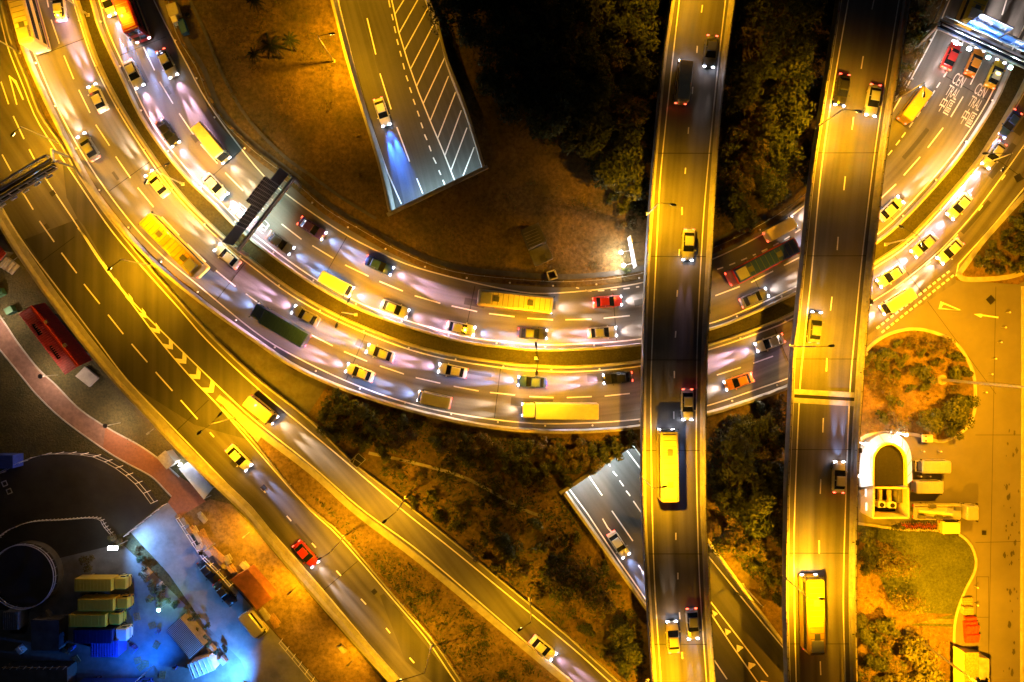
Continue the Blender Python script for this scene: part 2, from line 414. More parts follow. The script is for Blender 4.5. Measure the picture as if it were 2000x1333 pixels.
cd = [((252,25),(270,70)),((280,92),(302,138)),((312,160),(338,203)),((350,222),(378,263)),((392,282),(425,320)),((440,338),(475,373)),((492,389),(515,409)),((550,438),(589,468)),((610,480),(651,505)),((674,518),(720,540)),((741,550),(787,569)),((810,578),(860,593)),((882,598),(932,609)),((955,613),(1005,619)),((1030,622),(1080,625)),((1104,625),(1155,624)),((1179,622),(1230,617)),((1397,578),(1445,560)),((1467,552),(1510,530)),((1531,519),(1562,503)),((1715,393),(1750,360)),((1765,343),(1797,307)),((1812,289),(1842,250)),((1857,229),(1881,189)),((1895,166),(1917,122)),((1957,30),(1966,0))]
lines_obj(ring_in, "lane_line", dash(cd) + autodash(line([(1125,562),(1150,569),(1200,566),(1257,559),(1390,530),(1495,488),(1562,449),(1660,375),(1725,315),(1800,215),(1860,125)], 0), .95, .95), .2)
lines_obj(ring_in, "edge_line", [B, offset(D, .85)], .2)
lines_obj(ring_in, "solid_line", [line([(1856,130),(1880,84),(1905,30),(1915,0)], 0, 0, 200)], .2)
fd = [((92,0),(95,15)),((100,39),(116,86)),((125,109),(144,155)),((154,176),(176,221)),((187,244),(214,285)),((226,306),(255,348)),((269,367),(300,405)),((316,424),(350,460)),((366,477),(402,512)),((422,529),(460,560)),((480,574),(520,603)),((542,617),(585,643)),((607,654),(650,676)),((672,687),(717,706)),((742,715),(789,731)),((812,738),(860,749)),((886,755),(935,764)),((957,767),(1006,772)),((1034,775),(1081,777)),((1107,777),(1156,775)),((1181,774),(1230,769)),((1400,733),(1447,718)),((1471,710),(1510,696))]
lines_obj(ring_out, "lane_line", dash(fd) + autodash(offset(line([(1690,598),(1757,555),(1830,495),(1900,420),(1962,338),(2010,270)], 0, 0, 200), -.28), 1.1, 4.8), .2)
lines_obj(ring_out, "edge_line", [offset(E, -.75), line(G_[:21], 0, EX, 0), line([(1867,540),(1865,528),(1873,515),(1935,447),(2000,368)], 0, 0, EX)], .2)
lines_obj(ring_out, "solid_line", [line([(1600,655),(1690,598),(1757,555),(1830,495),(1900,420),(1962,338),(2010,270)], 0, 0, 200)], .17)
vd = [((-12,122),(-2,148)),((2,160),(17,204)),((26,227),(47,272)),((57,292),(69,315)),((39,367),(65,410)),((77,432),(106,473)),((120,494),(150,534)),((164,555),(195,594)),((211,615),(241,653)),((257,672),(288,708)),((304,727),(337,764)),((353,782),(386,819)),((410,845),(418,854)),((460,900),(470,910)),((510,954),(519,963)),((560,1008),(569,1018)),((609,1061),(617,1070)),((657,1115),(666,1125)),((705,1170),(715,1181)),((754,1227),(762,1237)),((800,1285),(809,1295))]
lines_obj(via, "lane_line", dash(vd) + dash([((18,148),(33,205)),((-30,270),(-8,315)),((4,302),(22,335))]), .22)
gl = line([(82,338),(115,388),(150,440),(200,518),(250,583),(312,666),(376,741),(424,790),(494,871),(567,955),(611,1002),(662,1049),(770,1174),(834,1250),(890,1333)], 0, 0, EX)
gr = line([(152,446),(163,457),(212,530),(262,593),(335,666),(441,769),(501,824),(610,911),(708,996),(825,1082),(1000,1231),(1120,1333)], 0, 0, EX)
lines_obj(via, "edge_line", [LI, RI, gl, gr], .2)
def chevrons(parent, cs, f=None, rev=1, hw=.85, dx=(.64, -.77)):
    mb = MB()
    for i, (x, y, k) in enumerate(cs):
        c = P(x, y, 0) if f is None else PZ(x, y, f)
        d = Vector((dx[0], dx[1], 0)).normalized() * rev; n = Vector((-d.y, d.x, 0)); h = hw * k
        h *= .8; pts = [c - d * .95 + n * h, c - d * .12, c - d * .95 - n * h, c + d * .05 - n * h * .95, c + d * .85, c + d * .05 + n * h * .95]
        mb.add([p + Vector((0, 0, .018)) for p in pts], [(0, 1, 4, 5), (1, 2, 3, 4)])
    o = mb.build("chevron_marking", M['white'], up=True); o.parent = parent; o["kind"] = "structure"
chevrons(via, [(206,520,.25),(230,554,.4),(255,585,.55),(280,614,.7),(306,644,.85),(331,675,1),(357,703,1.15),(384,733,1.3),(410,759,1.45)])
# big worn arrow on the viaduct
mb = MB(); q = [P(x, y, .014) for x, y in ((17,147),(32,158),(47,195),(44,196),(30,165),(33,205),(15,205))]
mb.sheet([q[0], q[1], q[2], q[3], q[4]], None); mb.build("arrow_marking", M['white'], up=True).parent = via
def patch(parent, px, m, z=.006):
    mb = MB(); mb.sheet([P(x, y, z) for x, y in px], None); o = mb.build("dark_asphalt_patch", m, up=True); o.parent = parent; o["kind"] = "structure"  # flat sheet in a darker asphalt colour, just above the road
patch(via, [(48,468),(152,428),(205,522),(250,582),(310,664),(376,741),(426,796),(480,858),(380,830),(240,742),(120,573)], M['asph_dark'])  # darker surfacing, its upper edge a change of surface
patch(via, [(120,300),(138,333),(212,443),(270,513),(350,603),(405,666),(500,756),(560,806),(500,822),(441,767),(335,664),(262,591),(212,526),(165,443),(152,428),(130,386)], M['asph_dark'], .007)  # lane-long band in the darker asphalt colour
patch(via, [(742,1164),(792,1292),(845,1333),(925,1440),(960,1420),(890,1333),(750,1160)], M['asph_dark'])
def joints(parent, c, o0, o1, step, z=.008, wd=.1):
    q = resample(c, 600); N = normals2(q); k = max(1, int(600 * step / plen(q))); mb = MB()
    for i in range(k // 2, 599, k):
        mb.bar(Vector((q[i].x, q[i].y, z - .022)) + N[i] * o0, Vector((q[i].x, q[i].y, z - .022)) + N[i] * o1, wd, .05)
    o = mb.build("expansion_joint", M['black']); o.parent = parent; o["kind"] = "structure"
joints(ring_in, C_c, -3.9, 3.9, 23); joints(ring_out, Fc, -3.9, 3.9, 23); joints(via, LI, -.4, 7.0, 34)
# ------------------------------------------------------------------ parapets and barriers (each a thing)
PAR = [(-.28, -.3), (-.24, .15), (-.15, .9), (.15, .9), (.24, .15), (.28, -.3)]
def barrier(name, pl, prof, m, label, cat):
    pl = [Vector((p.x, p.y, 0)) for p in pl]; mid = pl[len(pl) // 2]
    mb = MB(mid); mb.sweep(pl, prof); o = mb.build(name, m); return tag(o, label, cat)
par_d = barrier("concrete_parapet", D, PAR, M['conc'], "pale concrete parapet along the inner carriageway's median side", "parapet")
par_e = barrier("concrete_parapet", E, PAR, M['conc'], "pale concrete parapet along the outer carriageway's median side", "parapet")
par_h = barrier("concrete_parapet", Hh, [(-.35, -1.2), (-.3, .9), (.12, .9), (.3, .2), (.34, -.3)], M['conc'], "long pink-lit concrete parapet along the outermost edge of the curved road", "parapet")
par_l = barrier("viaduct_wall", Lp, [(-.15, -5.3), (-.15, 1.0), (.2, 1.0), (.4, .16), (1.15, .16), (1.18, -.1), (.3, -.4)], M['conc'], "wide yellow-lit edge wall of the viaduct above the park", "wall")
par_r = barrier("concrete_kerb_wall", Rb, [(-.12, -.3), (-.12, .75), (.12, .75), (.12, -.3)], M['conc'], "thin low concrete wall on the slip road's far edge", "wall")
# guard rail with posts along the inner ring's grass side
def guardrail(name, pl, label, step=3.0, maxp=90, m='steel', h=.72):
    pl = [Vector((p.x, p.y, 0)) for p in pl]; mid = pl[len(pl) // 2]
    t = thing(name, label, "guard rail", mid)
    mb = MB(mid); mb.sweep(pl, [(-.05, h - .32), (-.09, h - .2), (-.05, h - .16), (-.09, h), (-.03, h), (-.03, h - .32)]); mb.build("rail", M[m], t)
    n = min(maxp, int(plen(pl) / step)); first = None
    for p in resample(pl, n):
        if first is None:
            b = MB(); b.box((0, 0, h / 2 - .1), (.12, .12, h + .2)); first = b.build("post", M[m], t); o = first
        else:
            o = first.copy(); COL.objects.link(o); o.parent = t
        o.location = p - mid
    return t
guardrail("guard_rail", line(A_, 0, 60, 60), "steel guard rail along the grass side of the inner carriageway")
isl_l = line([(437,793),(500,861),(575,954),(622,1000),(675,1047),(782,1172),(850,1250),(907,1333)], 0, 0, 250)
guardrail("guard_rail", isl_l, "yellow-lit guard rail between the viaduct lanes and the weedy island", 3.0, 60)
# verge island between viaduct and slip road
isl_r = line([(426,776),(441,786),(500,838),(610,922),(697,1000),(825,1098),(1000,1243),(1108,1333)], 0, 0, 250)
mb = MB(); mb.sheet([Vector((p.x, p.y, .10)) for p in offset(isl_l, -.3)] + [Vector((p.x, p.y, .10)) for p in reversed(isl_r)]); struct(mb.build("verge", M['dirt'], up=True))
mb = MB(); mb.sheet([Vector((p.x, p.y, .155)) for p in resample(isl_l, 80)[:9]] + [Vector((p.x, p.y, .155)) for p in reversed(resample(isl_r, 80)[:9])]); struct(mb.build("nose_paving", M['conc'], up=True))
mid = isl_r[len(isl_r) // 2]; mb = MB(mid); mb.sweep(isl_r, [(-.5, -.1), (-.5, .17), (.5, .2), (.55, -.1)])
tag(mb.build("concrete_kerb", M['conc']), "broad yellow-lit concrete kerb beside the slip road", "kerb")
kerb_l = offset(isl_l, -.32); mid = kerb_l[len(kerb_l) // 2]; mb = MB(mid); mb.sweep(kerb_l, [(-.14, -.1), (-.14, .16), (.14, .16), (.14, -.1)])
tag(mb.build("concrete_kerb", M['conc']), "narrow concrete kerb under the island's guard rail", "kerb")
# paved apron between slip road and ring, median ground
mb = MB(); mb.sheet([P(x, y, -.03) for x, y in ((200,412),(290,512),(385,592),(500,674),(575,724),(640,752),(600,812),(500,730),(422,660),(375,609),(295,520))]); struct(mb.build("paved_apron", M['conc_dark'], up=True))
n = max(len(D), len(E)); a, b = resample(offset(D, -.2), n), resample(offset(E, .2), n); mb = MB(); mb.ribbon([Vector((p.x, p.y, .02)) for p in a], [Vector((p.x, p.y, .02)) for p in b]); struct(mb.build("median_strip", M['median'], up=True))
# concrete drain along the guard rail and a footpath line across the lawn
for pts, wd, nm in (([(370,0),(400,62),(428,132),(470,212),(510,262),(560,310),(610,345),(665,385),(735,428)], .5, "drain_channel"),):
    c = line(pts, 0); mb = MB(); mb.ribbon([p + Vector((0, 0, .03)) for p in offset(c, wd / 2)], [p + Vector((0, 0, .03)) for p in offset(c, -wd / 2)]); struct(mb.build(nm, M['conc_dark'], up=True))
mb = MB(); c = line(A_[:15], 0); mb.ribbon([p + Vector((0, 0, .02)) for p in offset(c, 1.15)], [p + Vector((0, 0, .02)) for p in offset(c, .35)]); struct(mb.build("drain_channel", M['conc_dark'], up=True))
c = line([(720,885),(790,900),(850,915),(905,932),(960,960),(1010,990),(1060,1010)], 0); mb = MB(); mb.ribbon([p + Vector((0, 0, .05)) for p in offset(c, .25)], [p + Vector((0, 0, .05)) for p in offset(c, -.25)]); struct(mb.build("drain_channel", M['conc_dirty'], up=True))
# ------------------------------------------------------------------ underpasses
def underpass(nm, TL, TR, zf, portal_end, axis, lab):
    n = 60; a, b = resample(TL, n), resample(TR, n)
    ax = Vector((axis[0], axis[1], 0)).normalized() * 26
    if portal_end: a2, b2 = a + [a[-1] + ax], b + [b[-1] + ax]
    else: a2, b2 = [a[0] + ax] + a, [b[0] + ax] + b
    fl = lambda p: Vector((p.x, p.y, zf(p)))
    mb = MB(); K = 8
    for k in range(K):
        pa = [fl(x.lerp(y, k / K)) for x, y in zip(a2, b2)]; pb = [fl(x.lerp(y, (k + 1) / K)) for x, y in zip(a2, b2)]
        w0 = (b[0] - a[0]).length
        i0 = len(mb.v); mb.ribbon(pa, pb)
        for i in list(mb.uv):
            if i >= i0: u, v = mb.uv[i]; mb.uv[i] = (u + k / K * w0, v)
    o = struct(mb.build("road", M['asph_dark'], up=True))
    for side, pl, tl, s in (("left", a2, "near", 1), ("right", b2, "far", -1)):
        T = resample(pl, 62); N = normals2(T); rows = []
        mid = T[len(T) // 2]
        vis = pl[:-1] if portal_end else pl[1:]
        mbw = MB(mid)
        for seg, top in ((vis, .95), (pl[-2:] if portal_end else pl[:2], -.7)):
            Nn = normals2(seg)
            mbw.loft([[p + q * (.35 * s), ] and [Vector((*(p + q * (.4 * s)).xy, zf(p) - .4)), Vector((*(p + q * (.4 * s)).xy, top)), Vector((*p.xy, top)), Vector((*p.xy, zf(p) - .4))] for p, q in zip(seg, Nn)])
        tag(mbw.build("retaining_wall", M['conc']), lab[side], "retaining wall")
    e = -1 if portal_end else 0
    # portal beam, roof slab, end wall
    pa, pb = a[e], b[e]; d = (pb - pa).normalized(); back = ax.normalized()
    t = thing("tunnel_portal", lab['portal'], "tunnel portal", (pa + pb) / 2)
    mb = MB((pa + pb) / 2); mb.bar(pa - d * .4 + Vector((0, 0, -.2)) + back * .3, pb + d * .4 + Vector((0, 0, -.2)) + back * .3, .6, 1.1); bevel(mb.build("portal_beam", M['conc_dirty'], t), .05)
    mb = MB((pa + pb) / 2); q = [pa + back * .62, pb + back * .62, pb + ax, pa + ax]; mb.prism([(x.x, x.y) for x in q], -.75, -.45); mb.build("roof_slab", M['conc_dark'], t)
    mb = MB((pa + pb) / 2); mb.bar(pa + ax + Vector((0, 0, -3.2)), pb + ax + Vector((0, 0, -3.2)), .3, 5.6); mb.build("end_wall", M['conc_dark'], t)
    for f_ in (.25, .5, .75):
        c = pa.lerp(pb, f_) + back * .9 + Vector((0, 0, -.85)); mb = MB((pa + pb) / 2)
        mb.box(c, (1.5, .25, .12), math.atan2(d.y, d.x)); mb.build("tunnel_light", M['coolglow'], t)
        l = bpy.data.lights.new("tunnel_light", 'AREA'); l.shape = 'RECTANGLE'; l.size = 1.5; l.size_y = .4; l.energy = lab['w']; l.color = lab['col']
        lo = bpy.data.objects.new("tunnel_light_source", l); COL.objects.link(lo); lo.parent = t; lo.location = c - (pa + pb) / 2 + Vector((0, 0, -.15)) - back * .1
        lo.rotation_euler = (-back * .45 + Vector((0, 0, -1))).to_track_quat('-Z', 'Y').to_euler()
    return o
upn = underpass("n", TNL, TNR, zN, True, (.32, -.95), {"left": "lit retaining wall on the grassy side of the hatched underpass road", "right": "retaining wall beside the diagonal hatching of the underpass road", "portal": "straight concrete portal edge where the hatched road dives under the lawn", "w": 34, "col": (.55, .9, 1)})
ups = underpass("s", TSL, TSR, zS, False, (-.62, .785), {"left": "white-lit retaining wall beside the underpass road below the curve", "right": "retaining wall of the underpass road beneath the dark trees", "portal": "slanted concrete portal edge beside the flyover's left side", "w": 60, "col": (.8, .95, .95)})
def zl(parent, name, pls, zf, wd=.2, up=.012, m='white'):
    segs = [[PZ(x, y, zf) for x, y in pl] for pl in pls]
    lines_obj(parent, name, [resample(s, 8) if len(s) > 1 else s for s in segs], wd, m, up)
zl(upn, "edge_line", [[(648,-60),(660,0),(687,112),(712,205),(755,333),(784,399)]], zN)
zl(upn, "lane_line", [[(717,36),(734,107)],[(742,144),(764,214)],[(775,249),(800,316)],[(814,349),(826,379)],[(694,-70),(709,0)]], zN)
zl(upn, "short_dash", [[(759,0),(762,15)],[(765,28),(768,40)],[(770,52),(773,65)],[(775,77),(778,88)],[(781,100),(784,111)],[(787,124),(790,136)],[(793,148),(797,159)],[(800,171),(804,182)],[(807,194),(811,205)],[(815,217),(819,228)],[(822,240),(826,251)],[(829,263),(834,274)],[(838,285),(842,296)],[(846,308),(852,320)],[(857,333),(861,342)],[(865,352),(869,362)]], zN)
zl(upn, "hatch_border", [[(750,-60),(765,0),(777,57),(800,132),(827,207),(855,270),(888,353)]], zN)
zl(upn, "hatch_line", [[(771,29),(789,0)],[(780,64),(816,0)],[(790,99),(840,8)],[(802,135),(853,36)],[(813,170),(860,71)],[(826,204),(870,110)],[(840,237),(876,149)],[(855,270),(890,180)],[(869,304),(901,216)],[(881,333),(912,250)],[(904,345),(926,288)]], zN, .18)
zl(ups, "edge_line", [[(1113,957),(1145,1000),(1200,1083),(1268,1180),(1340,1290)],[(1224,880),(1252,917)],[(1382,1085),(1440,1157),(1500,1230),(1580,1325)],[(1386,1195),(1430,1262),(1480,1333)],[(1385,1172),(1440,1243),(1500,1322)]], zS)
zl(ups, "lane_line", [[(1150,930),(1176,968)],[(1188,905),(1192,911)],[(1197,921),(1205,930)],[(1210,939),(1218,950)],[(1223,959),(1231,969)],[(1237,979),(1253,1002)],[(1195,998),(1236,1057)],[(1247,1104),(1258,1122)],[(1393,1287),(1420,1327)]], zS)
mb = MB(); q = [PZ(x, y, zS, .013) for x, y in ((1176,1014),(1178,1013),(1188,1030),(1198,1041),(1199,1037),(1213,1054),(1199,1050),(1196,1044),(1186,1032))]
mb.sheet(q); mb.build("arrow_marking", M['white'], up=True).parent = ups
chevrons(ups, [(1397,1200,.55),(1422,1236,.75),(1445,1268,.95),(1468,1302,1.1),(1492,1338,1.3)], zS, -1, .8, (.6, -.8))
# ------------------------------------------------------------------ east junction, lot and islands
lot = [(1640,745),(1692,668),(1740,632),(1862,540),(1868,548),(1990,556),(2400,300),(2400,1700),(1676,1700),(1676,1020),(1640,1000)]
mb = MB(); mb.sheet([P(x, y, -.03) for x, y in lot]); lotr = struct(mb.build("car_park", M['asph_lot'], up=True))
mb = MB(); q = [P(x, y, .001) for x, y in ((1692,658),(1862,530),(1868,552),(1780,610),(1700,672))]; mb.sheet(q); struct(mb.build("junction_mouth", M['asph_mid'], up=True))
def dashline(pxa, pxb, n, wd, frac=.62):
    a, b = P(*pxa), P(*pxb); return [[a.lerp(b, i / n), a.lerp(b, (i + frac) / n)] for i in range(n)]
lines_obj(lotr, "give_way_line", dashline((1712,642), (1858,527), 16, .3) + dashline((1722,650), (1866,535), 16, .3), .32, 'white', .03)
def markpoly(parent, name, px, z=.014, m='white'):
    mb = MB(); mb.sheet([P(x, y, z) for x, y in px]); o = mb.build(name, M[m], up=True); o.parent = parent; o["kind"] = "structure"
for px in ([(1837,589),(1876,605),(1874,607),(1843,594.5)], [(1837,589),(1843,594.5),(1838,601.5),(1833,604)], [(1833,604),(1838,601.5),(1874,607),(1878,606)]): markpoly(lotr, "give_way_triangle", px)
markpoly(lotr, "turn_arrow", [(1902,614),(1915,613),(1921,615),(1950,619),(1950,622),(1919,617.5),(1916,621)])
def island(name, px, m, kz=.14, kw=.35, z=None):
    pl = cr(PL([*px, px[0]], 0), 6)[:-1]
    mb = MB(); mb.sheet([Vector((p.x, p.y, kz - .03)) for p in pl]); struct(mb.build(name, m, up=True))
    mid = sum(pl, Vector()) / len(pl); c = pl + [pl[0], pl[1]]
    mb = MB(mid); mb.sweep(c, [(-kw / 2, -.1), (-kw / 2, kz), (kw / 2, kz), (kw / 2, -.1)], cap=False); return mb.build("concrete_kerb", M['conc'])
tag(island("verge", [(1686,690),(1715,664),(1750,648),(1790,643),(1830,652),(1862,668),(1884,694),(1900,730),(1904,770),(1901,808),(1885,838),(1840,862),(1790,850),(1735,845),(1690,852),(1655,870),(1652,760)], M['drygrass'], .14, .5), "curved pale kerb round the bushy island with the tall mast", "kerb")
tag(island("lawn", [(1655,1020),(1700,1026),(1760,1034),(1830,1036),(1868,1042),(1893,1062),(1905,1092),(1902,1118),(1886,1150),(1872,1185),(1864,1220),(1862,1280),(1863,1360),(1866,1500),(1740,1500),(1655,1500),(1640,1250)], M['lawn'], .14, .4), "rounded yellow kerb enclosing the lawn with the bare tree", "kerb")
tag(island("verge", [(1872,535),(1884,520),(1925,465),(2010,372),(2120,260),(2160,420),(2080,500),(2010,528),(1970,541),(1920,546),(1882,545)], M['drygrass'], .14, .75), "wide pale kerb round the pointed planting bed at the junction", "kerb")
mb = MB(); mb.sheet([P(x, y, .125) for x, y in ((1775,1208),(1863,1210),(1863,1219),(1778,1217))]); struct(mb.build("garden_path", M['dirt'], up=True))
mb = MB(); mb.sheet([P(x, y, .13) for x, y in ((1862,1200),(1775,1196),(1738,1175),(1715,1120),(1720,1060),(1690,1040),(1656,1040),(1656,1330),(1770,1330),(1862,1330),(1862,1225),(1772,1222))]); struct(mb.build("bare_ground", M['drygrass'], up=True))
rs = random.Random(21); mb = MB()
for i in range(46):
    x, y = rs.gauss(1974, 9), rs.uniform(840, 1330); r = rs.uniform(1, 6); n = 11; a0 = rs.uniform(0, 6)
    pl = [P(x + r * rs.uniform(.45, 1.1) * math.cos(k * 6.283 / n) * .7, y + r * rs.uniform(.6, 1.6) * math.sin(k * 6.283 / n), -.022) for k in range(n)]
    mb.add(pl, [tuple(range(n))], 0, [(p.x, p.y) for p in pl])
o = mb.build("oil_stain", M['asph_dark'], up=True); o.parent = lotr; o["kind"] = "structure"
jl = [[P(*a, -.03), P(*b, -.03)] for a, b in (((1907,1127),(1931,1127)),((1907,1127),(1907,1206)),((1931,1127),(1931,1277)),((1907,1206),(1931,1206)),((1790,560),(1945,770)),((1945,560),(1930,1330)),((1905,850),(1995,850)),((1905,1060),(1995,1058)))]
lines_obj(lotr, "paving_joint", jl, .06, 'black', .01)
kl = line([(1998,560),(1998,800),(1997,1000),(1996,1200),(1996,1333)], 0, 0, 200); mb = MB(kl[5]); mb.sweep(kl, [(-.25, -.1), (-.25, .12), (.25, .12), (.25, -.1)]); tag(mb.build("concrete_kerb", M['conc']), "straight pale kerb along the car park's right edge", "kerb")
def roadstain(parent, pl, off, seed, n, z=.005):
    r_ = random.Random(seed); q = resample(pl, 500); N = normals2(q); mb = MB()
    used = []
    for _ in range(n):
        i = r_.randrange(20, 470); o_ = off[0] + r_.random() * (off[1] - off[0]); Lh, wh = r_.choice((4, 8, 14)), r_.uniform(.25, 1.4); A2 = []; B2 = []
        if any(abs(i - u) < 16 for u in used): continue
        used.append(i)
        for k in range(i, min(i + Lh, 498)): A2.append(Vector((q[k].x, q[k].y, z)) + N[k] * (o_ + wh / 2)); B2.append(Vector((q[k].x, q[k].y, z)) + N[k] * (o_ - wh / 2))
        if len(A2) > 1: mb.ribbon(A2, B2)
    o = mb.build("dark_asphalt_patch", M['asph_dark'], up=True); o.parent = parent; o["kind"] = "structure"  # short resurfaced strips scattered along the lanes
roadstain(ring_in, C_c, (-3.3, 3.3), 1, 26); roadstain(ring_out, Fc, (-3.3, 3.3), 2, 26); roadstain(via, LI, (.5, 7), 3, 16, .0035)
# ------------------------------------------------------------------ lettering on the road
def text_on(parent, name, s, centre, up, height, width, m='white', z=.016, vert=None, spacing=1.0):
    """lettering as flat mesh: centre (world), up (direction), total height and width in metres"""
    cu = bpy.data.curves.new(name, 'FONT'); cu.body = s; cu.align_x = 'CENTER'; cu.align_y = 'CENTER'; cu.space_line = .92; cu.space_character = spacing
    cu.resolution_u = 3
    t = bpy.data.objects.new(name, cu); COL.objects.link(t)
    dg = bpy.context.evaluated_depsgraph_get(); me = bpy.data.meshes.new_from_object(t.evaluated_get(dg)); bpy.data.objects.remove(t)
    xs = [v.co.x for v in me.vertices]; ys = [v.co.y for v in me.vertices]
    if not xs: return None
    cx, cy = (min(xs) + max(xs)) / 2, (min(ys) + max(ys)) / 2; sx, sy = width / (max(xs) - min(xs)), height / (max(ys) - min(ys))
    up = Vector(up).normalized()
    rt = Vector(vert[1]).normalized() if vert else up.cross(Vector((0, 0, 1))).normalized()
    nz = Vector(vert[2]) * z if vert else Vector((0, 0, z))
    for v in me.vertices: v.co = Vector(centre) + rt * ((v.co.x - cx) * sx) + up * ((v.co.y - cy) * sy) + nz
    me.materials.clear(); me.materials.append(M[m])
    o = bpy.data.objects.new(name, me); COL.objects.link(o)
    if parent: o.parent = parent
    if not vert: o["kind"] = "structure"
    return o
def road_word(lines3, road_):
    for s, px, py, h, wd, up in lines3: text_on(road_, "road_lettering", s, P(px, py, 0), up, h, wd)
UP1 = (.5, .866, 0)
road_word([("CEN", 1873, 157, 1.9, 1.75, UP1), ("TRAL", 1861, 181, 1.75, 1.95, UP1), ("中區", 1848, 207, 2.7, 1.95, UP1),
           ("CEN", 1916, 177, 1.9, 1.75, UP1), ("TRAL", 1905, 202, 1.75, 1.95, UP1), ("中區", 1891, 231, 2.7, 1.95, UP1)], ring_in)
UP2 = (.78, -.62, 0)
road_word([("中區", 466, 411, 3.2, 2.0, UP2), ("TRAL", 489, 427, 1.8, 2.1, UP2), ("CEN", 512, 441, 1.9, 1.9, UP2)], ring_in)
# ------------------------------------------------------------------ flyovers
ZF = 8.0
FLO = [(1310,0),(1292,125),(1274,325),(1271,365),(1262,495),(1256,633),(1253,816),(1254,1000),(1265,1200),(1274,1333)]
FRO = [(1432,0),(1412,162),(1397,333),(1386,533),(1379,666),(1376,816),(1376,1000),(1380,1075),(1387,1225),(1395,1333)]
FLI = [(1327,0),(1310,150),(1291,333),(1285,433),(1274,666),(1271,791),(1274,1000),(1279,1150),(1291,1333)]
FRI = [(1417,0),(1400,150),(1382,333),(1372,458),(1362,666),(1360,866),(1362,1000),(1367,1150),(1380,1333)]
FDS = [((1372,10),(1370,25)),((1362,90),(1361,104)),((1353,170),(1352,184)),((1345,249),(1344,262)),((1339,328),(1338,340)),((1332,405),(1332,420)),((1327,487),(1326,500)),((1323,567),(1322,580)),((1320,647),(1319,660)),((1317,725),(1317,739)),((1316,804),(1316,819)),((1317,884),(1317,898)),((1317,962),(1317,975)),((1320,1041),(1320,1055)),((1324,1119),(1324,1132)),((1327,1196),(1328,1210)),((1332,1274),(1333,1287))]
GLO = [(1635,0),(1620,100),(1600,225),(1582,345),(1565,508),(1550,658),(1545,691),(1540,816),(1535,917),(1533,1000),(1531,1175),(1535,1333)]
GRO = [(1772,0),(1752,125),(1735,225),(1720,333),(1700,508),(1686,655),(1679,754),(1672,866),(1668,1000),(1666,1175),(1669,1333)]
GLI = [(1657,0),(1627,175),(1604,333),(1585,533),(1571,666),(1562,766),(1552,1000),(1551,1150),(1555,1333)]
GRI = [(1756,0),(1725,187),(1704,333),(1682,520),(1669,658),(1660,766),(1651,1000),(1647,1175),(1651,1333)]
GDS = [((1707,0),(1703,19)),((1686,110),(1682,135)),((1667,229),(1664,254)),((1651,345),(1648,372)),((1637,463),(1635,489)),((1625,580),(1622,607)),((1615,700),(1614,726)),((1608,817),(1607,845)),((1603,936),(1602,965)),((1600,1056),(1600,1082)),((1600,1175),(1600,1201)),((1602,1292),(1603,1319))]
def flyover(lo, ro, li, ri, ds, label, rail_left):
    a, b = line(lo, ZF, EX, EX, 80), line(ro, ZF, EX, EX, 80); mid = (a[40] + b[40]) / 2; mid.z = ZF
    t = thing("flyover", label, "flyover", mid)
    mb = MB(mid); mb.ribbon(offset(a, -.3) if False else a, b); dk = mb.build("deck", M['asph'], t, up=True)
    sk = MB(mid)   # box girder below
    rows = []
    for p, q in zip(a, b):
        d = (q - p).normalized(); w_ = (q - p).length
        rows.append([p + Vector((0, 0, -.05)), p + Vector((0, 0, -.35)), p + d * 2 + Vector((0, 0, -.6)), p + d * 2.6 + Vector((0, 0, -1.7)), q - d * 2.6 + Vector((0, 0, -1.7)), q - d * 2 + Vector((0, 0, -.6)), q + Vector((0, 0, -.35)), q + Vector((0, 0, -.05))])
    sk.loft(rows); sk.build("girder", M['conc_dirty'], t)
    for pl, s in ((a, 1), (b, -1)):
        pp = MB(mid); pp.sweep(pl, [(-.06 * s, -.6), (-.06 * s, .85), (.16 * s, .85), (.3 * s, .25), (.62 * s, .2), (.64 * s, -.03)]); pp.build("parapet", M['conc'], t)
        pr = MB(mid); pr.sweep(offset(pl, .05 * s), [(-.03, 1.14), (-.03, 1.22), (.03, 1.22), (.03, 1.14)])
        L = resample(offset(pl, .05 * s), 90)
        for p in L: pr.bar(p + Vector((0, 0, .84)), p + Vector((0, 0, 1.15)), .08, .08)
        pr.build("handrail", M['dsteel'], t)
    def lo_(name, segs, wd=.17):
        m_ = MB(mid)
        for s in segs: m_.ribbon([p + Vector((0, 0, .012)) for p in offset(s, wd / 2)], [p + Vector((0, 0, .012)) for p in offset(s, -wd / 2)])
        m_.build(name, M['white'], t, up=True)
    lo_("edge_marking", [line(li, ZF, EX, EX), line(ri, ZF, EX, EX)]); [lo_("lane_marking", [s_], .18) for s_ in dash(ds, ZF)]
    for i in (25, 33, 41, 48, 56, 63): jn = MB(mid); jn.bar(a[i].lerp(b[i], .07) + Vector((0, 0, -.012)), a[i].lerp(b[i], .93) + Vector((0, 0, -.012)), .09, .05); jn.build("deck_seam", M['black'], t)
    for i in (6, 22, 38, 56, 72):
        c = (a[i] + b[i]) / 2; pm = MB(mid); pm.tube([Vector((c.x, c.y, -6)), Vector((c.x, c.y, ZF - 2.6)), Vector((c.x, c.y, ZF - 1.7))], [1.0, 1.0, 1.9], 16); pm.build("pier", M['conc_dirty'], t, smooth=False)
    return t, a, b, mid
fly1, f1a, f1b, f1m = flyover(FLO, FRO, FLI, FRI, FDS, "narrower two-lane flyover nearer the middle, with many thin headlamp lines", True)
fly2, f2a, f2b, f2m = flyover(GLO, GRO, GLI, GRI, GDS, "wider two-lane flyover crossed by a deck joint beside the car park", True)
jm = MB(f2m)
for y in (767, 784):
    jm.bar(P(1548, y - 2, ZF + .01), P(1668, y + 5, ZF + .01), .75, .05)
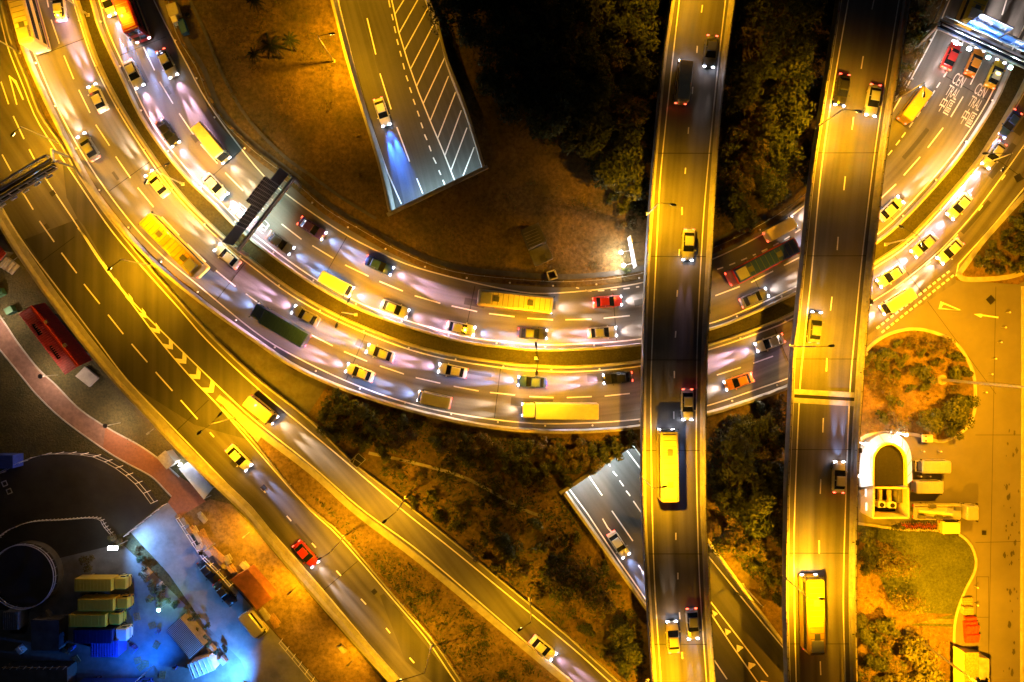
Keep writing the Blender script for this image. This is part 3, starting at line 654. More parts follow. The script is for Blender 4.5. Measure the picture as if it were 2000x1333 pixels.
jm.build("deck_joint", M['conc'], fly2)
jm = MB(f2m); jm.bar(P(1548, 774, ZF + .005), P(1674, 781, ZF + .005), .55, .03); jm.build("joint_gap", M['black'], fly2)
for px in (((1585,1000),(1613,1000),(1613,1333),(1613,1500),(1585,1500),(1585,1333)),): pass
# ------------------------------------------------------------------ street lamps
def spot(name, parent, loc, direction, watts, col, size, blend=.6, rad=.15):
    l = bpy.data.lights.new(name, 'SPOT'); l.energy = watts; l.color = col; l.spot_size = R(size); l.spot_blend = blend; l.shadow_soft_size = rad
    o = bpy.data.objects.new(name, l); COL.objects.link(o); o.parent = parent; o.location = loc
    o.rotation_euler = Vector(direction).to_track_quat('-Z', 'Y').to_euler(); return o
def lamp(base, heads, label, z0=0.0, h=8.8, k=1.0, extra=None, group=None, col=SODIUM, zf=None):
    Bp = PZ(*base, zf) if zf else P(*base, z0); z0 = Bp.z
    t = thing("street_lamp", label, "street lamp", Bp, group=group)
    mb = MB(); mb.tube([(0, 0, 0), (0, 0, .9)], .17, 8); mb.box((0, 0, .04), (.5, .5, .08)); mb.build("base", M['steel'], t)
    mb = MB(); mb.tube([(0, 0, .9), (0, 0, h)], [.11, .065], 8); mb.build("pole", M['steel'], t)
    for hx, hy in heads:
        H_ = P(hx, hy, z0 + h + .25) - Bp; d = Vector((H_.x, H_.y, 0)); L = d.length; d.normalize()
        mb = MB(); mb.tube([(0, 0, h - .1), d * (L * .5) + Vector((0, 0, h + .12)), d * (L - .3) + Vector((0, 0, h + .25))], .045, 6); mb.build("arm", M['dsteel'], t)
        c = d * L + Vector((0, 0, h + .25)); n = Vector((-d.y, d.x, 0)); rows = []
        for s_, w_, hh in ((-.45, .06, .05), (-.3, .13, .09), (0, .19, .12), (.3, .17, .1), (.48, .07, .05)):
            rows.append([c + d * s_ + n * (w_ * math.cos(q)) + Vector((0, 0, hh * math.sin(q))) for q in [i * math.pi / 4 for i in range(8)]])
        mb = MB(); mb.loft(rows); hd = mb.build("lamp_head", M['dsteel'], t, smooth=True)
        mb = MB(); mb.box(c + Vector((0, 0, -.125)), (.5, .22, .04), math.atan2(d.y, d.x)); mb.build("lens", M['lampglow'], hd)
        spot("lamp_light", t, c + Vector((0, 0, -.2)), (0, 0, -1), LAMP_W * k, col, 158 if h > 8.5 else 136, .7, .2)
        if extra: spot("lamp_light", t, c + Vector((0, 0, -.2)), extra[0], LAMP_W * extra[1], (1, .42, .006), 52, .45, .2)
    return t
lamp((120,282), [(25,262)], "lamp over the viaduct just above the yellow lattice gantry", k=.85)
lamp((38,103), [(-20,86)], "lamp at the viaduct's upper left corner, its arm leaving the picture", k=.8)
lamp((299,520), [(214,525)], "lamp reaching over the viaduct where the chevron strip begins", k=1.25)
lamp((459,816), [(390,845),(429,810)], "twin-headed lamp on the nose of the weedy island", k=.85)
lamp((675,1045), [(624,1092)], "lamp on the island's guard rail over the viaduct lanes", k=.8)
lamp((843,1262), [(780,1330)], "lamp on the island at the lower edge of the photo", k=.8)
lamp((793,972), [(751,1019)], "lamp beside the slip road left of the long shadow", k=.7)
lamp((1035,1170), [(1016,1230)], "lamp on the slip road's far edge near the leafy dark tree", k=.6)
lamp((357,360), [(285,355),(325,321)], "twin-headed median lamp left of the dark gantry", k=.95)
lamp((695,615), [(681,587),(657,635)], "twin-headed median lamp halfway round the left bend", k=.95)
lamp((1047,700), [(1047,675),(1048,728)], "twin-headed median lamp at the lowest point of the bend", k=.95)
lamp((1730,478), [(1761,443),(1802,478)], "twin-headed median lamp right of the wider flyover", k=.7)
lamp((1897,330), [(1960,331),(1925,300)], "median lamp farthest up the right-hand bend", k=.6)
lamp((172,30), [(120,-12),(165,-30)], "median lamp at the top edge on the left bend", k=.5)
lamp((1740,202), [(1805,185)], "lamp beside the wider flyover over the give-way lane of the inner road", k=.55)
lamp((652,120), [(648,66)], "lamp on the lawn's edge beside the hatched underpass road", k=1.35)
lamp((655,-130), [(648,-180)], "lamp beyond the top edge along the hatched road", k=.9)
lamp((1265,352+66), [(1314,400)], "upper lamp on the narrower flyover's left parapet", ZF, 8.0, k=1.28)
lamp((1253,931), [(1297,951)], "lower lamp on the narrower flyover's left parapet", ZF, 8.0, k=1.60)
lamp((1315,-40), [(1368,-75)], "lamp on the narrower flyover beyond the top edge", ZF, 8.0, k=0.67)
lamp((1264,1330), [(1310,1400)], "lamp on the narrower flyover beyond the bottom edge", ZF, 8.0, k=1.98)
EX_R = ((.95, -.1, -.62), 26)
lamp((1595,250), [(1677,218)], "upper lamp on the wider flyover's left parapet", ZF, 8.0, k=1.60)
lamp((1545,677), [(1624,676)], "middle lamp on the wider flyover's left parapet", ZF, 8.0, k=2.03)
lamp((1531,1127), [(1604,1170)], "lower lamp on the wider flyover's left parapet", ZF, 8.0, k=2.90)
lamp((1450,1143), [(1440,1160)], "short lamp behind the underpass road's right wall", zf=lambda p: 0, k=.7)
# floodlights added along the wider flyover's outer parapet to light the car park
for i, (px, py) in enumerate(((1697, 590), (1684, 728), (1675, 880), (1669, 1060), (1669, 1240))):
    q = P(px, py, ZF + .75); mb = MB(f2m); mb.box(q + Vector((.35, 0, 0)), (.45, .7, .3)); mb.bar(q + Vector((-.25, 0, -.1)), q + Vector((.3, 0, -.1)), .1, .1); mb.build("floodlight", M['dsteel'], fly2)
    spot("floodlight_source", fly2, q - f2m + Vector((.75, 0, 0)), (1, .05, -.27), LOT_W, (1, .385, .002), 128, .7, .3)
# tall masts in the lot
def mast(base, h, label, lean=None):
    Bp = P(*base, 0); t = thing("high_mast", label, "lighting mast", Bp)
    mb = MB(); mb.tube([(0, 0, 0), (0, 0, .35)], .8, 12); mb.build("footing", M['conc_dirty'], t)
    mb = MB(); mb.tube([(0, 0, .3), (0, 0, h)], [.24, .12], 10); mb.build("pole", M['steel'], t)
    mb = MB(); mb.tube([(0, 0, h - .1), (0, 0, h + .2)], .9, 14); mb.build("lamp_ring", M['dsteel'], t)
    for i in range(6):
        a = i * math.pi / 3; mb = MB(); mb.box((1.05 * math.cos(a), 1.05 * math.sin(a), h - .1), (.5, .4, .25), a); mb.build("floodlight", M['steel'], t)
    spot('mast_light', t, (0, 0, h - .4), (.12, 0, -1), MAST_W, (1, .365, .002), 160, .8, .4)
    return t
mast((1838,742), 22, "tall steel mast rising from the bushy island beside the car park")
mast((1772,1234), 17, "tall steel mast standing at the lawn's lower corner behind the pale tree")
# ------------------------------------------------------------------ vehicles
def rbox(mb, x0, x1, hw, z0, z1, mi=0, r=.12, nose=.0, n=None):
    """rounded body block along x"""
    rows = []
    for x, k, dz in ((x0, .86, r), (x0 + r, 1, 0), (x1 - r - nose, 1, 0), (x1, .84, r + nose * .5)):
        w_ = hw * k; rows.append([(x, -w_, z0), (x, -w_, z1 - r - dz), (x, -w_ + r, z1 - dz), (x, w_ - r, z1 - dz), (x, w_, z1 - r - dz), (x, w_, z0)])
    return mb.loft(rows, mi)
def wheels(t, xs, hw, r=.32, wd=.22):
    for x in xs:
        for s in (-1, 1):
            mb = MB(); mb.tube([(x, s * (hw - wd), r), (x, s * hw, r)], r, 12); wl = mb.build("wheel", M['black'], t)
            mb = MB(); mb.tube([(x, s * (hw - .02), r), (x, s * (hw + .015), r)], r * .6, 10); mb.build("rim", M['rim'], wl)
def lights(t, xf, xr, hw, z, on, zr=None, col=(1.0, .82, .74), k=1.0, size=15, pitch=.068):
    for s in (-1, 1):
        mb = MB(); mb.box((xf, s * hw, z), (.14, .32, .16)); mb.build("headlight", M['head'] if on else M['glass'], t)
        mb = MB(); mb.box((xr, s * hw, zr or z + .1), (.1, .3, .2)); mb.build("tail_light", M['tail'] if on else M['red_plastic'], t)
        if on: spot("headlight_beam", t, (xf + .15, s * hw, z), (1, s * -.004, -pitch), HEAD_W * .8 * k, col, size, 1.0, .06)
    if on: spot("headlight_wash", t, (xf + .15, 0, z), (1, 0, -.3), HEAD_W * .045 * k, col, 62, 1.0, .3)
def car(label, paint, on=True, group=None, cat="car", name="car", taxi=False, **kw):
    t = thing(name, label, cat, group=group); p = PAINT[paint]; hw = .88
    rows = []
    for x, k, zt, zb in ((-2.24, .80, .78, .42), (-2.12, .92, .93, .3), (-1.5, 1, .98, .22), (-.3, 1.01, .96, .22), (.9, 1, .93, .22), (1.7, .97, .82, .22), (2.12, .86, .70, .3), (2.26, .66, .58, .38)):
        w_ = hw * k; rows.append([(x, -w_ * .94, zb), (x, -w_, zb + .2), (x, -w_, zt - .18), (x, -w_ * .88, zt), (x, w_ * .88, zt), (x, w_, zt - .18), (x, w_, zb + .2), (x, w_ * .94, zb)])
    mb = MB(); mb.loft(rows); mb.build("body", p, t, smooth=True)
    mb = MB(); mb.loft([[(-1.75, -.74, .94), (-1.75, .74, .94), (1.0, .76, .93), (1.0, -.76, .93)], [(-1.15, -.62, 1.38), (-1.15, .62, 1.38), (.2, .62, 1.38), (.2, -.62, 1.38)]]); mb.build("windows", M['glass'], t)
    mb = MB(); mb.loft([[(-1.18, -.64, 1.37), (-1.18, .64, 1.37), (.22, .64, 1.37), (.22, -.64, 1.37)], [(-1.08, -.56, 1.45), (-1.08, .56, 1.45), (.1, .56, 1.45), (.1, -.56, 1.45)]]); mb.build("roof", PAINT['silver'] if taxi else p, t)
    for s in (-1, 1):
        mb = MB(); mb.bar((-.42, s * .755, .96), (-.42, s * .63, 1.4), .09, .05); mb.build("pillar", p, t)
        mb = MB(); mb.box((.82, s * .98, .98), (.16, .2, .13)); mb.build("mirror", p, t)
    if taxi: mb = MB(); mb.box((-.3, 0, 1.51), (.2, .5, .13)); mb.build("roof_sign", M['lampglow'], t)
    wheels(t, (-1.35, 1.35), .87); lights(t, 2.18, -2.24, .62, .62, on, .78, **kw); return t
def van(label, paint, on=True, group=None, L=5.2, hw=.95, hgt=2.1, cat="van", name="van", **kw):
    t = thing(name, label, cat, group=group); p = PAINT[paint]
    mb = MB(); rbox(mb, -L / 2, L / 2 - .55, hw, .3, hgt, r=.14); mb.build("body", p, t)
    mb = MB(); mb.loft([[(L / 2 - .6, -hw * .96, .3), (L / 2 - .6, -hw * .96, 1.15), (L / 2 - .6, hw * .96, 1.15), (L / 2 - .6, hw * .96, .3)], [(L / 2, -hw * .85, .35), (L / 2, -hw * .85, .95), (L / 2, hw * .85, .95), (L / 2, hw * .85, .35)]]); mb.build("bonnet", p, t)
    mb = MB(); mb.loft([[(L / 2 - .58, -hw * .9, 1.1), (L / 2 - .58, hw * .9, 1.1), (L / 2 - .58, hw * .8, hgt - .25), (L / 2 - .58, -hw * .8, hgt - .25)], [(L / 2 - .12, -hw * .8, 1.0), (L / 2 - .12, hw * .8, 1.0), (L / 2 - .54, hw * .75, hgt - .27), (L / 2 - .54, -hw * .75, hgt - .27)]]); mb.build("windscreen", M['glass'], t)
    for s in (-1, 1):
        mb = MB(); mb.box((-.2, s * (hw + .003), 1.5), (L * .62, .03, .5)); mb.build("side_window", M['glass'], t)
        mb = MB(); mb.box((L / 2 - .65, s * (hw + .14), 1.35), (.12, .2, .3)); mb.build("mirror", M['black'], t)
    mb = MB()
    for i in range(4): mb.box((-L * .32 + i * L * .2, 0, hgt + .012), (.06, hw * 1.5, .03))
    mb.build("roof_ribs", p, t)
    wheels(t, (-L * .3, L * .3), hw - .02, .33); lights(t, L / 2 - .02, -L / 2 + .02, hw * .72, .72, on, **kw); return t
def bus(label, paint, L=11.5, hgt=4.3, on=True, roof=None, group=None, cat="bus", name="bus", band=None, hw=1.25, **kw):
    t = thing(name, label, cat, group=group); p = PAINT[paint]
    mb = MB(); rbox(mb, -L / 2, L / 2, hw, .35, hgt - .06, r=.16); mb.build("body", p, t)
    mb = MB(); mb.loft([[(-L / 2 + .25, -hw + .14, hgt - .07), (-L / 2 + .25, hw - .14, hgt - .07), (L / 2 - .3, hw - .14, hgt - .07), (L / 2 - .3, -hw + .14, hgt - .07)], [(-L / 2 + .4, -hw + .3, hgt + .04), (-L / 2 + .4, hw - .3, hgt + .04), (L / 2 - .5, hw - .3, hgt + .04), (L / 2 - .5, -hw + .3, hgt + .04)]]); rf = mb.build("roof", PAINT[roof or paint], t)
    for x in (-L * .25, L * .2): mb = MB(); mb.box((x, 0, hgt + .09), (.9, .8, .12)); mb.build("roof_hatch", PAINT['grey'], rf)
    mb = MB()
    for i in range(int(L / .8)): mb.box((-L / 2 + .7 + i * .8, 0, hgt + .045), (.07, hw * 1.5, .03))
    mb.build("roof_ribs", PAINT['grey'], rf)
    mb = MB(); mb.box((-L / 2 + 1.3, 0, hgt + .15), (1.6, hw * 1.3, .26)); mb.build("air_conditioner", PAINT['silver'], rf)
    zs = (1.65, 3.35) if hgt > 3.6 else (hgt - 1.0,)
    for z in zs:
        for s in (-1, 1):
            mb = MB(); mb.box((0, s * (hw + .004), z), (L - 1.0, .03, .85)); mb.build("side_windows", M['glass'], t)
        mb = MB(); mb.box((L / 2 - .02, 0, z), (.1, hw * 1.5, .95)); mb.build("windscreen", M['glass'], t)
    if band:
        for s in (-1, 1): mb = MB(); mb.box((0, s * (hw + .006), .9), (L - .5, .03, .4)); mb.build("side_stripe", PAINT[band], t)
    for s in (-1, 1): mb = MB(); mb.box((L / 2 + .12, s * (hw + .1), 2.3), (.16, .2, .4)); mb.build("mirror", M['black'], t)
    wheels(t, (-L * .3, L * .32), hw - .02, .46, .3); lights(t, L / 2 - .02, -L / 2 + .02, hw * .78, .8, on, 1.1, **kw); return t
def truck(label, cab, box, L=8.5, hgt=3.1, on=True, group=None, cat="truck", name="truck", slat=False, hw=1.2, flat=False, **kw):
    t = thing(name, label, cat, group=group)
    xb = L / 2 - 2.0
    if flat:
        mb = MB(); mb.box((-1.0, 0, .95), (L - 2.1, hw * 2, .22)); mb.build("flatbed", PAINT[box], t)
    else:
        mb = MB(); mb.box(((-L / 2 + xb) / 2, 0, (hgt + .75) / 2), (xb + L / 2, hw * 2, hgt - .75)); bevel(mb.build("cargo_box", PAINT[box], t), .09, 3)
        mb = MB()
        for i in range(int((xb + L / 2) / .55)): mb.box((-L / 2 + .4 + i * .55, 0, hgt + .012), (.05, hw * 1.86, .03))
        mb.build("roof_ribs", PAINT['silver' if slat else box], t)
    mb = MB(); mb.box((0, 0, .6), (L - .4, .9, .22)); mb.build("chassis", M['black'], t)
    mb = MB(); rbox(mb, xb + .12, L / 2, hw * .93, .45, 2.25, r=.16); mb.build("cab", PAINT[cab], t)
    mb = MB(); mb.loft([[(L / 2 - .32, -hw * .8, 2.16), (L / 2 - .32, hw * .8, 2.16), (L / 2 + .03, hw * .85, 1.3), (L / 2 + .03, -hw * .85, 1.3)], [(L / 2 - .36, -hw * .8, 2.1), (L / 2 - .36, hw * .8, 2.1), (L / 2 - .05, hw * .85, 1.28), (L / 2 - .05, -hw * .85, 1.28)]]); mb.build("windscreen", M['glass'], t)
    for s in (-1, 1):
        mb = MB(); mb.box((L / 2 - .8, s * (hw * .935), 1.65), (.8, .03, .55)); mb.build("side_window", M['glass'], t)
        mb = MB(); mb.box((L / 2 - .02, s * (hw + .12), 1.7), (.14, .2, .42)); mb.build("mirror", M['black'], t)
    wheels(t, (-L * .3, L * .33), hw - .04, .42, .3); lights(t, L / 2 - .02, -L / 2 + .02, hw * .72, .75, on, .85, **kw); return t
def put(t, px, py, z, ang): t.location = P(px, py, z); t.rotation_euler = (0, 0, ang); return t
CENT_IN = line(C_, 0, EX, EX, 260); CENT_OUT = line(F_, 0, EX, EX, 260); F1C = line(FLI, ZF, EX, EX, 120); F2C = line(GLI, ZF, EX, EX, 120); VIAC = line(LI_, 0, EX, EX, 200); SLIPC = line([(335,664),(441,768),(501,822),(610,905),(708,990),(825,1075),(1000,1200),(1160,1333)], 0, 50, EX, 150); UPNC = line([(648,-60),(660,0),(687,112),(712,205),(755,333),(784,399)], -4, 0, 0, 80); UPSC = line([(1113,957),(1145,1000),(1200,1083),(1268,1180),(1340,1290)], -4, 0, 0, 80)
def on_road(t, pl, px, py, z, sgn=1, zf=None):
    p = PZ(px, py, zf) if zf else P(px, py, z); i = min(range(1, len(pl) - 1), key=lambda k: (pl[k].xy - p.xy).length)
    d = (pl[i + 1] - pl[i - 1]) * sgn; t.location = p + Vector((0, 0, .015)); t.rotation_euler = (0, 0, math.atan2(d.y, d.x))
    if zf:
        q = zf(p + d.normalized() * 2) - zf(p - d.normalized() * 2); t.rotation_euler = (0, -math.atan2(q, 4), math.atan2(d.y, d.x))
    return t
GI = "vehicles driving down the inner carriageway"; GO = "vehicles driving round the outer carriageway"; GF = "vehicles crossing the flyovers"
WARM = (1.0, .74, .5); COOL = (.32, .48, 1.0); VIO = (.95, .58, .88)
# inner carriageway, lane nearest the lawn
for f, px, py, in (
    (bus("red double-decker bus coming down the inner road at the top edge", "red", 10.5, 4.2, band="cream", group=GI, col=COOL), 262, 22),
    (car("silver car on the inner road beside the white roadside boxes", "silver", group=GI, col=VIO), 331, 128),
    (van("cream minibus approaching the dark sign gantry", "cream", group=GI, L=6.5, hgt=2.5, cat="minibus", name="minibus", col=WARM), 420, 285),
    (car("purple car just past the dark sign gantry in the lawn-side lane", "purple", group=GI, col=COOL), 612, 448),
    (car("dark blue car following the cream bus under the lawn", "blue", group=GI, col=VIO), 742, 520),
    (bus("cream single-deck bus with a red side stripe below the concrete blocks", "cream", 11.5, 3.2, band="red", group=GI, k=.6), 1006, 591),
    (car("red car between the cream bus and the narrower flyover", "red", group=GI), 1185, 590),
    (bus("red and blue double-decker bus between the two flyovers", "red", 10.8, 4.2, band="blue", roof="blue", group=GI, col=COOL, k=.7), 1478, 516),
    (van("cream van in the exit lane between the two flyovers", "cream", group=GI, k=.7), 1520, 450),
    (van("yellow van with glowing red tail lights in the slip lane beside the lettering", "yellow", group=GI, L=6.0, hgt=2.4, k=.5), 1778, 210),
    (car("red car just below the blue sign gantry", "red", group=GI, k=.6), 1853, 112),
    (bus("yellow bus beyond the blue sign gantry at the top edge", "yellow", 9.5, 3.1, group=GI, k=.5), 1893, 8),
    (car("orange car under the blue sign gantry's middle lamps", "orange", group=GI, k=.6), 1898, 125),
    (car("yellow taxi in the median lane above the right-hand lettering", "yellow", group=GI, taxi=True, cat="taxi", name="taxi", k=.5), 1938, 148),
    # lane nearest the median
    (car("white car at the top edge in the inner road's median lane", "white", group=GI, col=COOL), 216, 8),
    (car("silver car level with the giant arrow in the inner road's median lane", "silver", group=GI, col=VIO), 266, 148),
    (car("black car in the median lane uphill of the twin lamp by the gantry", "black", group=GI, col=COOL), 332, 262),
    (car("white car stopped over the road lettering by the dark gantry", "white", group=GI, col=VIO), 424, 366),
    (car("grey car just past the dark gantry in the median lane", "grey", group=GI, col=COOL), 550, 476),
    (van("white van rounding the bend in the inner road's median lane", "white", group=GI, col=COOL), 660, 556),
    (car("silver car in the median lane upstream of the white saloon", "silver", group=GI, col=VIO), 772, 604),
    (car("white saloon in the median lane below the cream bus", "white", group=GI, col=COOL), 900, 642),
    (car("black saloon in the median lane at the lowest part of the bend", "black", group=GI, col=VIO), 1040, 652),
    (car("silver saloon in the median lane just before the narrower flyover", "silver", group=GI), 1175, 650),
    (car("grey saloon between the two flyovers in the median lane", "grey", group=GI, k=.7), 1470, 583),
    (car("white hatchback on the inner road right of the wider flyover", "white", group=GI, k=.6), 1735, 410),
    ): on_road(f, CENT_IN, px, py, 0)
for f, px, py in (
    (bus("cream double-decker bus climbing away at the top left corner", "cream", 10.5, 4.2, band="purple", group=GO, col=VIO), 72, 42),
    (car("grey car on the outer road opposite the giant arrow", "grey", group=GO, col=WARM), 178, 290),
    (bus("long yellow bus on the outer road below the dark gantry", "yellow", 11.5, 3.2, group=GO, col=WARM, k=.6), 352, 484),
    (truck("blue truck with a pale load box on the outer road", "blue", "blue", 9.5, 3.2, group=GO, col=COOL), 555, 636),
    (car("cream car following the blue truck", "cream", group=GO, col=VIO), 705, 728),
    (van("white van between the blue truck and the big white lorry", "white", group=GO, col=COOL), 850, 780),
    (truck("big white box lorry at the lowest point of the outer road", "white", "white", 11.5, 3.6, group=GO, col=WARM), 1092, 800),
    (car("orange car between the flyovers on the outer road", "orange", group=GO), 1440, 745),
    (van("brilliantly lit white van leaving the give-way line by the wider flyover", "white", group=GO, col=WARM, k=1.6), 1745, 590),
    (car("white car in the slip lane beside the double dashed line", "white", group=GO, col=WARM, k=1.4), 1850, 492),
    (car("silver car heading up the outer road at the top edge", "silver", group=GO, col=WARM), 122, 18),
    (car("white car beside the median on the outer road, upper left", "white", group=GO, col=VIO), 196, 195),
    (car("cream car in the outer road's median lane below the twin lamp", "cream", group=GO, col=WARM), 312, 362),
    (car("white car in the median lane beside the long yellow bus", "white", group=GO, col=WARM), 448, 502),
    (car("grey car in the median lane above the blue truck", "grey", group=GO, col=VIO), 600, 618),
    (car("silver car in the median lane past the halfway lamp", "silver", group=GO, col=COOL), 745, 690),
    (car("white estate car in the median lane above the white van", "white", group=GO, col=VIO), 885, 724),
    (car("blue car in the median lane above the big white lorry", "blue", group=GO, col=COOL), 1040, 746),
    (car("black car in the median lane just left of the narrower flyover", "black", group=GO, col=VIO), 1205, 738),
    (car("white car between the flyovers in the outer road's median lane", "white", group=GO, col=VIO), 1500, 670),
    (car("first white car in the dazzling file right of the wider flyover", "white", group=GO, col=VIO, k=1.3), 1735, 540),
    (car("silver car in the dazzling file beside the twin median lamp", "silver", group=GO, col=VIO, k=1.3), 1800, 480),
    (car("white car in the dazzling file level with the planting bed's point", "white", group=GO, col=VIO, k=1.3), 1868, 405),
    (car("last silver car in the dazzling file at the right edge", "silver", group=GO, col=VIO, k=1.3), 1935, 305),
    (car("blue-lit car in the outer lane of the dazzling file", "blue", group=GO, col=COOL, k=1.3), 1965, 245),
    ): on_road(f, CENT_OUT, px, py, 0, -1)
for f, pl, px, py, s in (
    (bus("cream single-deck bus on the narrower flyover above the lower lamp", "cream", 10, 3.1, group=GF, col=WARM, k=.05), F1C, 1299, 905, -1),
    (car("silver car on the narrower flyover beside the lit roadside sign", "silver", group=GF, col=VIO, k=.05), F1C, 1342, 480, 1),
    (car("grey car on the narrower flyover near the top edge", "grey", group=GF, k=.05), F1C, 1385, 105, 1),
    (van("cream van on the narrower flyover in the left lane near the top", "cream", group=GF, L=6.2, hgt=2.4, k=.05, col=WARM), F1C, 1331, 165, -1),
    (car("white car on the narrower flyover over the bend", "white", group=GF, col=COOL, k=.12), F1C, 1340, 790, 1),
    (car("silver car on the narrower flyover at the bottom edge", "silver", group=GF, col=COOL, k=.12), F1C, 1350, 1215, 1),
    (car("cream car on the narrower flyover's left lane at the bottom", "cream", group=GF, col=WARM, k=.05), F1C, 1312, 1240, -1),
    (car("white car whose beams start just below the deck joint", "white", group=GF, col=COOL, k=.4), F2C, 1634, 930, -1),
    (bus("yellow bus on the wider flyover beside the lower lamp", "yellow", 10.5, 3.2, group=GF, col=WARM, k=.05), F2C, 1576, 1190, -1),
    (car("black car on the wider flyover near its upper lamp", "black", group=GF, k=.05), F2C, 1640, 180, 1),
    (car("grey car on the wider flyover above the deck joint", "grey", group=GF, k=.05), F2C, 1588, 640, -1),
    (car("silver car high on the wider flyover's right lane", "silver", group=GF, k=.05), F2C, 1700, 200, 1),
    ): on_road(f, pl, px, py, ZF, s)
on_road(car("white car with bright beams on the viaduct past the island nose", "white", col=COOL, k=.45), VIAC, 470, 893, 0, 1)
on_road(car("red car on the viaduct's park-side lane", "red", k=.4), VIAC, 600, 1080, 0, 1)
on_road(van("cream van on the slip road beside the chevron strip's end", "cream", k=.8, col=WARM), SLIPC, 515, 800, 0, 1)
on_road(car("white car on the slip road at the lower edge of the photo", "white", col=VIO, k=.7), SLIPC, 1060, 1262, 0, 1)
on_road(car("blue-white lit car driving down the hatched underpass road", "white", col=(.04, .2, 1.0), k=2.6, size=22, pitch=.1), UPNC, 748, 222, 0, 1, zN)
on_road(car("car with bluish beams leaving the underpass beside the white arrow", "silver", col=COOL, k=1.2), UPSC, 1207, 1062, 0, 1, zS)
# parked vehicles in the lot (east) and the yard (west)
put(van("parked pale pickup with a crew cab nearest the arched building", "silver", False, L=5.0, hgt=1.95), 1812, 909, 0, math.pi)
put(van("parked pale van second from the top of the car park row", "silver", False, L=4.7, hgt=1.9), 1806, 948, 0, 0)
cl = put(truck("long pale crane lorry parked beside the building's lower end", "silver", "silver", 9.4, 3.0, False, flat=True), 1835, 996, 0, 0)
mb = MB(); mb.bar((-4.4, .25, 1.7), (.6, -.15, 2.2), .4, .45); bevel(mb.build("crane_boom", PAINT['cream'], cl), .04)
mb = MB(); mb.tube([(.9, -.1, 1.05), (.9, -.1, 2.3)], .5, 12); mb.build("crane_turret", PAINT['silver'], cl)
for x_, y_ in ((-3.6, -.8), (-1.9, .85), (-.9, -.85), (2.0, .5)): mb = MB(); mb.box((x_, y_, 1.3), (1.0, .55, .5)); bevel(mb.build("tool_box", PAINT['grey'], cl), .04)
mb = MB(); mb.bar((-4.5, .9, 1.2), (2.3, .9, 1.2), .06, .3); mb.bar((-4.5, -1.15, 1.2), (2.3, -1.15, 1.2), .06, .3); mb.build("side_rail", PAINT['cream'], cl)
put(van("small pale trailer unit parked above the lawn kerb", "cream", False, L=3.2, hgt=1.8), 1848, 1026, 0, 0)
put(truck("topmost of the three yellow box trucks parked in the yard", "yellow", "yellow", 7.9, 2.9, False, hw=1.0, group="yellow trucks parked in the yard"), 214, 1131, ZP, 0)
put(truck("middle one of the three yellow box trucks in the yard", "yellow", "yellow", 7.7, 2.9, False, hw=.96, group="yellow trucks parked in the yard"), 219, 1169, ZP, 0)
put(truck("lowest of the three yellow box trucks, set back to the left", "yellow", "yellow", 7.9, 2.9, False, hw=.98, group="yellow trucks parked in the yard"), 203, 1199, ZP, 0)
put(truck("dark navy box truck parked below the yellow trucks", "white", "navy", 8.2, 2.9, False, hw=1.1), 214, 1229, ZP, 0)
put(truck("blue lorry with pale slats at the bottom edge of the yard", "blue", "blue", 11.2, 3.0, False, slat=True), 236, 1334, ZP, 0)
put(car("black saloon parked on the blue-lit service road by the rubble", "black", False), 412, 1114, ZP, R(-52))
put(car("second black saloon parked nose to tail on the service road", "black", False), 443, 1156, ZP, R(-52))
put(van("silver van parked below the rust-red container", "silver", False, L=4.9), 500, 1214, ZP, R(-52))
# ------------------------------------------------------------------ sign gantries
def lattice_gantry():
    a, b = P(-70, 425, 6.6), P(106, 318, 6.6); d = (b - a).normalized(); n = Vector((-d.y, d.x, 0)); o = (a + b) / 2
    t = thing("sign_gantry", "yellow-lit lattice gantry spanning the viaduct at the left edge", "sign gantry", o)
    for s, z in ((.95, 0), (-.95, 0), (.95, 1.1), (-.95, 1.1), (.1, 1.1)):
        mb = MB(o); mb.bar(a + n * s + Vector((0, 0, z)), b + n * s + Vector((0, 0, z)), .2, .2); mb.build("chord", M['conc'], t)
    mb = MB(o); mb.bar(a + n * .45 + Vector((0, 0, .1)), b + n * .45 + Vector((0, 0, .1)), .75, .08); mb.bar(a - n * .45 + Vector((0, 0, .1)), b - n * .45 + Vector((0, 0, .1)), .7, .08); mb.build("walkway", M['dsteel'], t)
    for i in range(11):
        p = a.lerp(b, i / 10); mb = MB(o); mb.bar(p + n * .95 + Vector((0, 0, 1.1)), p + n * .1 + Vector((0, 0, 1.1)), .1, .1); mb.bar(p + n * .95, p + n * .95 + Vector((0, 0, 1.1)), .1, .1); mb.build("brace", M['steel'], t); mb = MB(o); mb.bar(p - n * .95, p - n * .95 + Vector((0, 0, 1.1)), .1, .1); mb.build("brace", M['steel'], t)
    for px, py in ((139, 309), (147, 329)):
        q = P(px, py, 0); mb = MB(o); mb.bar(b + Vector((0, 0, .2)), q + Vector((0, 0, 4.5)), .3, .3); mb.bar(q + Vector((0, 0, 4.6)), q, .32, .32); mb.build("support", M['steel'], t)
    mb = MB(o)
    for i in range(6): p = a.lerp(b, .2 + i * .13); mb.bar(p - n * 1.3 + Vector((0, 0, -.2)), p + d * 1.0 - n * 1.3 + Vector((0, 0, -.2)), .25, .25)
    mb.build("fluorescent_box", M['white_panel'], t)
    p = P(74, 344, 6.4); mb = MB(o); mb.box(p, (.7, .35, .3), math.atan2(d.y, d.x)); mb.build("blue_lamp", mat("blue_lens", (.1, .5, 1), .3, emit=(.05, .45, 1), est=3), t)
lattice_gantry()
